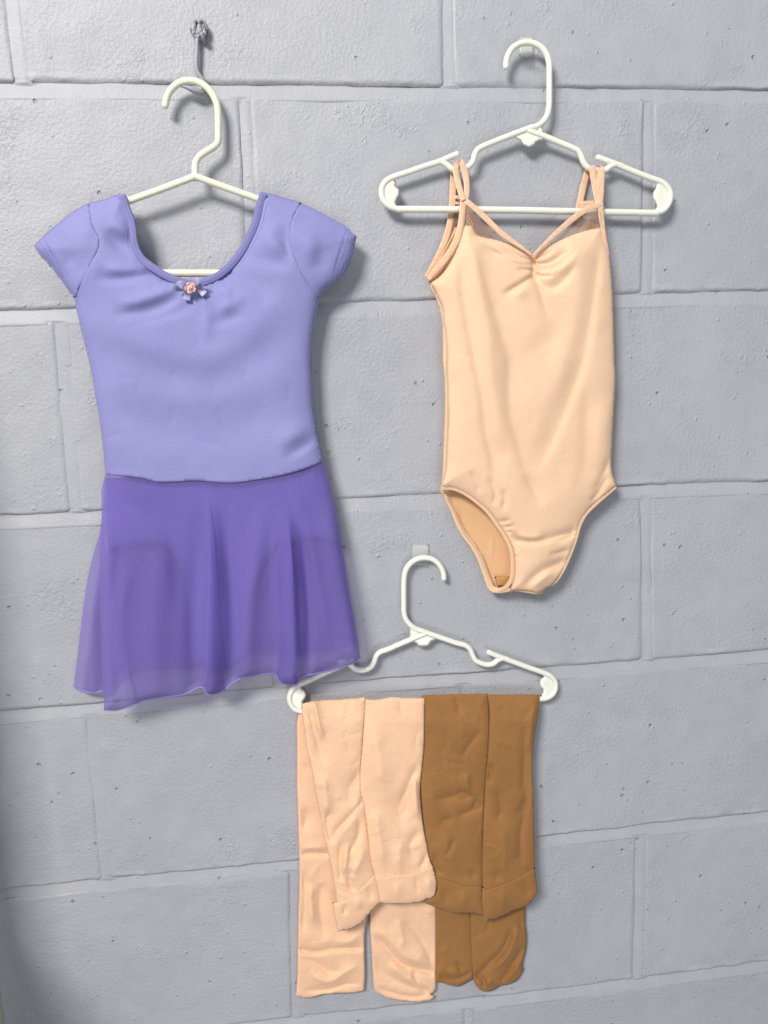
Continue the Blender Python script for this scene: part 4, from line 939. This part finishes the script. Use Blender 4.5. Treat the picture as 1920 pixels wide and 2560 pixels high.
# front: the two halves of the panty part falling over the bar
pseam = c7([(526, 797), (520, 900), (508, 1050), (498, 1200)])+c8([(500, 150), (520, 250), (540, 400), (556, 520), (572, 598)])
o3 = outline([pseam, c8([(572, 598), (500, 672), (442, 722), (382, 742)]), c8([(382, 742), (374, 690), (366, 640), (352, 560), (335, 480), (318, 400), (300, 310), (282, 230), (262, 120), (240, 0)])+c7([(230, 1090), (215, 980), (203, 900), (198, 830)]),
              c7([(198, 830), (230, 822), (270, 815), (400, 808), (526, 797)])], 5)
top = lambda Q: 14+5*np.clip((Q[:, 1]-1745)/60, 0, 1)+4*np.clip((Q[:, 1]-1800)/400, 0, 1)
f3 = [fold(c7([(262, 815), (272, 880), (290, 960), (320, 1040)]), 5, 2.6, 9, ends=(0, .5)), fold(c7([(235, 850), (260, 960), (300, 1100)]), 8, -1.8, ends=(.1, .5)), fold(c7([(470, 1280), (500, 1150)]), 10, -2),
      fold(c8([(560, 120), (510, 210), (440, 300), (370, 380), (355, 440)]), 8, -3.4, 16, ends=(.2, .2)), fold(c8([(500, 170), (470, 290), (400, 380), (380, 440)]), 16, 3.2), fold(c8([(440, 430), (425, 520), (410, 600)]), 8, 2.6, 6), fold(c8([(400, 420), (395, 520), (400, 640)]), 7, -2.4),
      fold(c8([(345, 250), (330, 330), (350, 440)]), 8, -2.4), fold(c8([(300, 60), (320, 160), (330, 300)]), 14, 2.4), fold(c8([(460, 560), (440, 620), (470, 690)]), 7, -2.2), fold(c8([(520, 440), (500, 520), (440, 620)]), 12, 2.0), fold(c8([(500, 300), (480, 420), (420, 500)]), 8, -2.0),
      fold(c7([(330, 960), (290, 1080), (350, 1150)]), 16, -1.8), fold(c8([(480, 60), (440, 180), (500, 260)]), 16, -1.6), knit(3.7, .9)]
PAN('panty', M_pink, pk, o3, 3.6, top, bulge=3, R=36, folds=f3+creases(o3, 22, 157), roll=.7, Rr=4, back=1.5)
o4 = outline([c8([(576, 600), (556, 520), (542, 400), (522, 250), (502, 150)])+c7([(500, 1200), (512, 1050), (523, 900), (528, 805)]), c7([(528, 805), (570, 810), (610, 806), (660, 796), (720, 800), (780, 799), (831, 801)]),
              c7([(831, 801), (829, 920), (826, 1050), (812, 1200)])+c8([(806, 150), (812, 250), (826, 360), (842, 440), (855, 510), (872, 553)]), c8([(872, 553), (780, 590), (700, 600), (640, 607), (576, 603)])], 5)
f4 = [fold(c8([(800, 10), (760, 110), (725, 200), (718, 300)]), 9, -2.8, 18, ends=(.2, .3)), fold(c8([(770, 60), (790, 180), (800, 320)]), 14, 3), fold(c8([(810, 350), (760, 440), (790, 540)]), 12, -2.0), fold(c8([(560, 250), (600, 400), (620, 560)]), 16, 2.2), fold(c8([(640, 180), (700, 260), (720, 380)]), 22, -2.0),
      fold(c8([(850, 470), (830, 530), (800, 570)]), 7, -2.0), fold(c8([(720, 400), (700, 500), (720, 590)]), 16, 1.8), fold(c7([(700, 805), (710, 860), (740, 900)]), 8, -1.2), fold(c7([(560, 900), (600, 1100), (620, 1300)]), 26, 2.0), knit(5.1, .9)]
PAN('panty', M_pink, pk, o4, 3.6, lambda Q: top(Q)+1.5, bulge=3.5, R=40, folds=f4+creases(o4, 16, 115), roll=.7, Rr=4, back=1.5)
w1 = outline([c8([(380, 741), (440, 722), (500, 672), (574, 598)]), c8([(574, 598), (590, 650), (603, 735)]), c8([(603, 735), (570, 765), (535, 805), (500, 845), (450, 872), (420, 880), (385, 886)]), c8([(385, 886), (370, 820), (358, 738)]), c8([(358, 738), (380, 741)])], 4)
fw = [fold(c8([(410, 745), (420, 780), (408, 810)]), 4, -1.8, 6), fold(c8([(480, 700), (500, 780)]), 10, 1.5), fold(c8([(540, 650), (560, 740)]), 8, -1.2), knit(6, .5)]
PAN('waistband', M_pink, pk, w1, 5, 22, bulge=1.8, R=26, folds=fw, roll=.7, Rr=3.5, back=1.5)
w2 = outline([c8([(576, 603), (640, 607), (700, 600), (780, 590), (872, 552)]), c8([(872, 552), (882, 590), (892, 630), (890, 665), (884, 700)]), c8([(884, 700), (868, 712), (845, 716), (822, 730), (780, 738), (720, 742), (670, 745), (605, 737)]), c8([(605, 737), (594, 680), (576, 603)])], 4)
fw = [fold(c8([(785, 600), (800, 700)]), 4, -1.0, 6), fold(c8([(690, 610), (700, 730)]), 12, 1.2), fold(c8([(850, 600), (860, 690)]), 8, 1.2), knit(8, .5)]
PAN('waistband', M_pink, pk, w2, 5, 23.5, bulge=1.8, R=26, folds=fw, roll=.7, Rr=3.5, back=1.5)
flush([(0, 2), (1, 3)])
# tan tights
tn = empty('tights', tuple(P(c7([(1150, 850)]), 12)[0]), 'caramel tan tights folded over the right half of the lower hanger', 'tights', GT)
o5 = outline([c8([(850, 600), (882, 800), (888, 1000), (888, 1152)]), c8([(888, 1152), (920, 1152), (960, 1165), (1005, 1172), (1050, 1152), (1085, 1132)]), c8([(1085, 1132), (1082, 1000), (1072, 850), (1060, 700)]), c8([(1060, 700), (850, 600)])], 5)
f5 = [fold(c8([(905, 930), (895, 970), (900, 1100)]), 5, -2.2, 9), fold(c8([(900, 1120), (980, 1140), (1080, 1100)]), 5, -2.4, 8), fold(c8([(940, 1090), (1020, 1110), (1060, 1090)]), 9, 1.8), fold(c8([(1000, 1040), (1030, 1120)]), 5, -1.8), knit(9.2, .8)]
patch('leg', M_tan, tn, o5, 3.6, 4.5, bulge=2.6, R=36, folds=f5+creases(o5, 8, 59), roll=1.8, Rr=8, back=1.5)
o6 = outline([c8([(1070, 700), (1068, 850), (1074, 1000), (1080, 1080), (1090, 1140)]), c8([(1090, 1140), (1100, 1170), (1125, 1193), (1150, 1199), (1185, 1192), (1220, 1170), (1270, 1160), (1310, 1140), (1343, 1090)]), c8([(1343, 1090), (1338, 1060), (1352, 1000), (1360, 920), (1352, 850), (1356, 760), (1370, 660)]), c8([(1370, 660), (1070, 700)])], 5)
f6 = [fold(c8([(1290, 860), (1240, 980), (1160, 1060), (1092, 1130)]), 5, -3.0, 12, ends=(.2, 0)), fold(c8([(1320, 850), (1270, 1000), (1180, 1100)]), 12, 2.8), fold(c8([(1352, 950), (1290, 1060), (1220, 1165)]), 5, -2.6, 10), fold(c8([(1340, 1040), (1290, 1100), (1240, 1160)]), 8, 2.0),
      fold(c8([(1100, 1130), (1130, 1130), (1140, 1165), (1120, 1180)]), 4, -2.6, 6), fold(c8([(1330, 800), (1345, 900)]), 8, -1.5), fold(c8([(1150, 1180), (1180, 1130)]), 6, 1.8), knit(10.3, .8)]
patch('leg', M_tan, tn, o6, 3.6, 5.5, bulge=3, R=36, folds=f6+creases(o6, 10, 73), roll=2.0, Rr=8, back=1.5)
o7 = outline([c7([(822, 786), (900, 784), (1000, 780), (1080, 779), (1157, 778)]), c7([(1157, 778), (1164, 850), (1166, 950), (1158, 1100)])+c8([(1146, 120), (1138, 260), (1132, 400), (1130, 520), (1133, 655)]),
              c8([(1133, 655), (1050, 655), (960, 628), (882, 612)]), c8([(882, 612), (856, 540), (843, 460), (826, 330), (814, 200), (806, 60)])+c7([(818, 1050), (820, 900), (818, 786)])], 5)
f7 = [fold(c8([(870, 200), (940, 200), (1020, 180), (1090, 210)]), 9, -2.2, 14), fold(c8([(1050, 60), (1060, 160), (1110, 220)]), 9, 2.2), fold(c8([(1120, 260), (1080, 190), (1000, 170)]), 7, -2.2), fold(c8([(1130, 220), (1060, 270), (990, 290)]), 9, -1.8), fold(c8([(990, 400), (970, 450), (940, 510)]), 7, -1.4),
      fold(c8([(900, 320), (990, 300)]), 8, -1.6), fold(c7([(990, 780), (1010, 850), (1020, 900)]), 9, -1.6), fold(c7([(1130, 960), (1060, 1050), (1020, 1120)]), 10, -1.6), fold(c8([(880, 480), (890, 560), (930, 600)]), 8, -2), fold(c8([(1060, 560), (1100, 620)]), 6, -1.6), fold(c8([(930, 330), (960, 480), (1000, 600)]), 22, 2.2), knit(11.7, .9)]
PAN('panty', M_tan, tn, o7, 3.6, lambda Q: top(Q)-1.5, bulge=3, R=40, folds=f7+creases(o7, 24, 171), roll=.7, Rr=4, back=1.5)
o8 = outline([c7([(1160, 782), (1250, 783), (1340, 782), (1424, 782)]), c7([(1424, 782), (1425, 830), (1414, 920), (1400, 1000), (1392, 1080), (1390, 1200)])+c8([(1394, 150), (1398, 300), (1400, 420), (1403, 560)]),
              c8([(1403, 560), (1340, 598), (1260, 640), (1180, 666), (1150, 674), (1135, 656)]), c8([(1135, 656), (1133, 520), (1136, 400), (1142, 260), (1150, 120)])+c7([(1162, 1100), (1170, 950), (1170, 850), (1160, 782)])], 5)
f8 = [fold(c7([(1360, 900), (1350, 1100), (1340, 1327)]), 9, -1.8, 16), fold(c8([(1370, 100), (1350, 260), (1330, 400), (1340, 560)]), 9, -1.8), fold(c8([(1160, 10), (1175, 60), (1160, 130)]), 6, -2.4), fold(c8([(1200, 150), (1230, 260), (1200, 320)]), 9, -1.5), fold(c8([(1380, 200), (1300, 300)]), 9, -1.4), fold(c8([(1400, 560), (1350, 590)]), 7, -1.8),
      fold(c8([(1200, 640), (1220, 560)]), 9, -1.4), fold(c7([(1400, 800), (1385, 950), (1370, 1100)]), 12, 2.2), fold(c8([(1230, 300), (1250, 480), (1240, 620)]), 24, 2.0), knit(13.1, .8)]
PAN('panty', M_tan, tn, o8, 3.6, lambda Q: top(Q)-.5, bulge=3, R=40, folds=f8+creases(o8, 20, 143), roll=.7, Rr=4, back=1.5)
w3 = outline([c8([(870, 600), (890, 612), (960, 628), (1050, 655), (1131, 656)]), c8([(1131, 656), (1128, 730), (1140, 805)]), c8([(1140, 805), (1110, 796), (1050, 790), (1000, 790), (960, 782), (930, 773), (890, 760), (850, 745), (812, 728)]), c8([(812, 728), (850, 715), (888, 690), (895, 650), (870, 600)])], 4)
PAN('waistband', M_tan, tn, w3, 5, 17.5, bulge=1.8, R=26, folds=[fold(c8([(1030, 670), (1040, 780)]), 12, 1.5), fold(c8([(930, 650), (950, 770)]), 10, -1.3), knit(15, .5)], roll=.7, Rr=3.5, back=1.5)
w4 = outline([c8([(1135, 657), (1150, 675), (1180, 667), (1260, 641), (1340, 599), (1404, 561)]), c8([(1404, 561), (1410, 620), (1418, 685)]), c8([(1418, 685), (1400, 715), (1375, 745), (1350, 760), (1290, 780), (1240, 805), (1190, 824), (1165, 828), (1162, 840), (1150, 815), (1140, 805)]), c8([(1140, 805), (1130, 730), (1135, 657)])], 4)
PAN('waistband', M_tan, tn, w4, 5, 19, bulge=1.8, R=26, folds=[fold(c8([(1230, 660), (1250, 790)]), 12, 1.5), fold(c8([(1340, 610), (1380, 720)]), 9, -1.3), knit(16, .5)], roll=.7, Rr=3.5, back=1.5)
flush([(0, 2), (1, 3)])
print('objects', len(bpy.data.objects), 'tris', sum(len(o.data.polygons) for o in bpy.data.objects if o.type == 'MESH'))
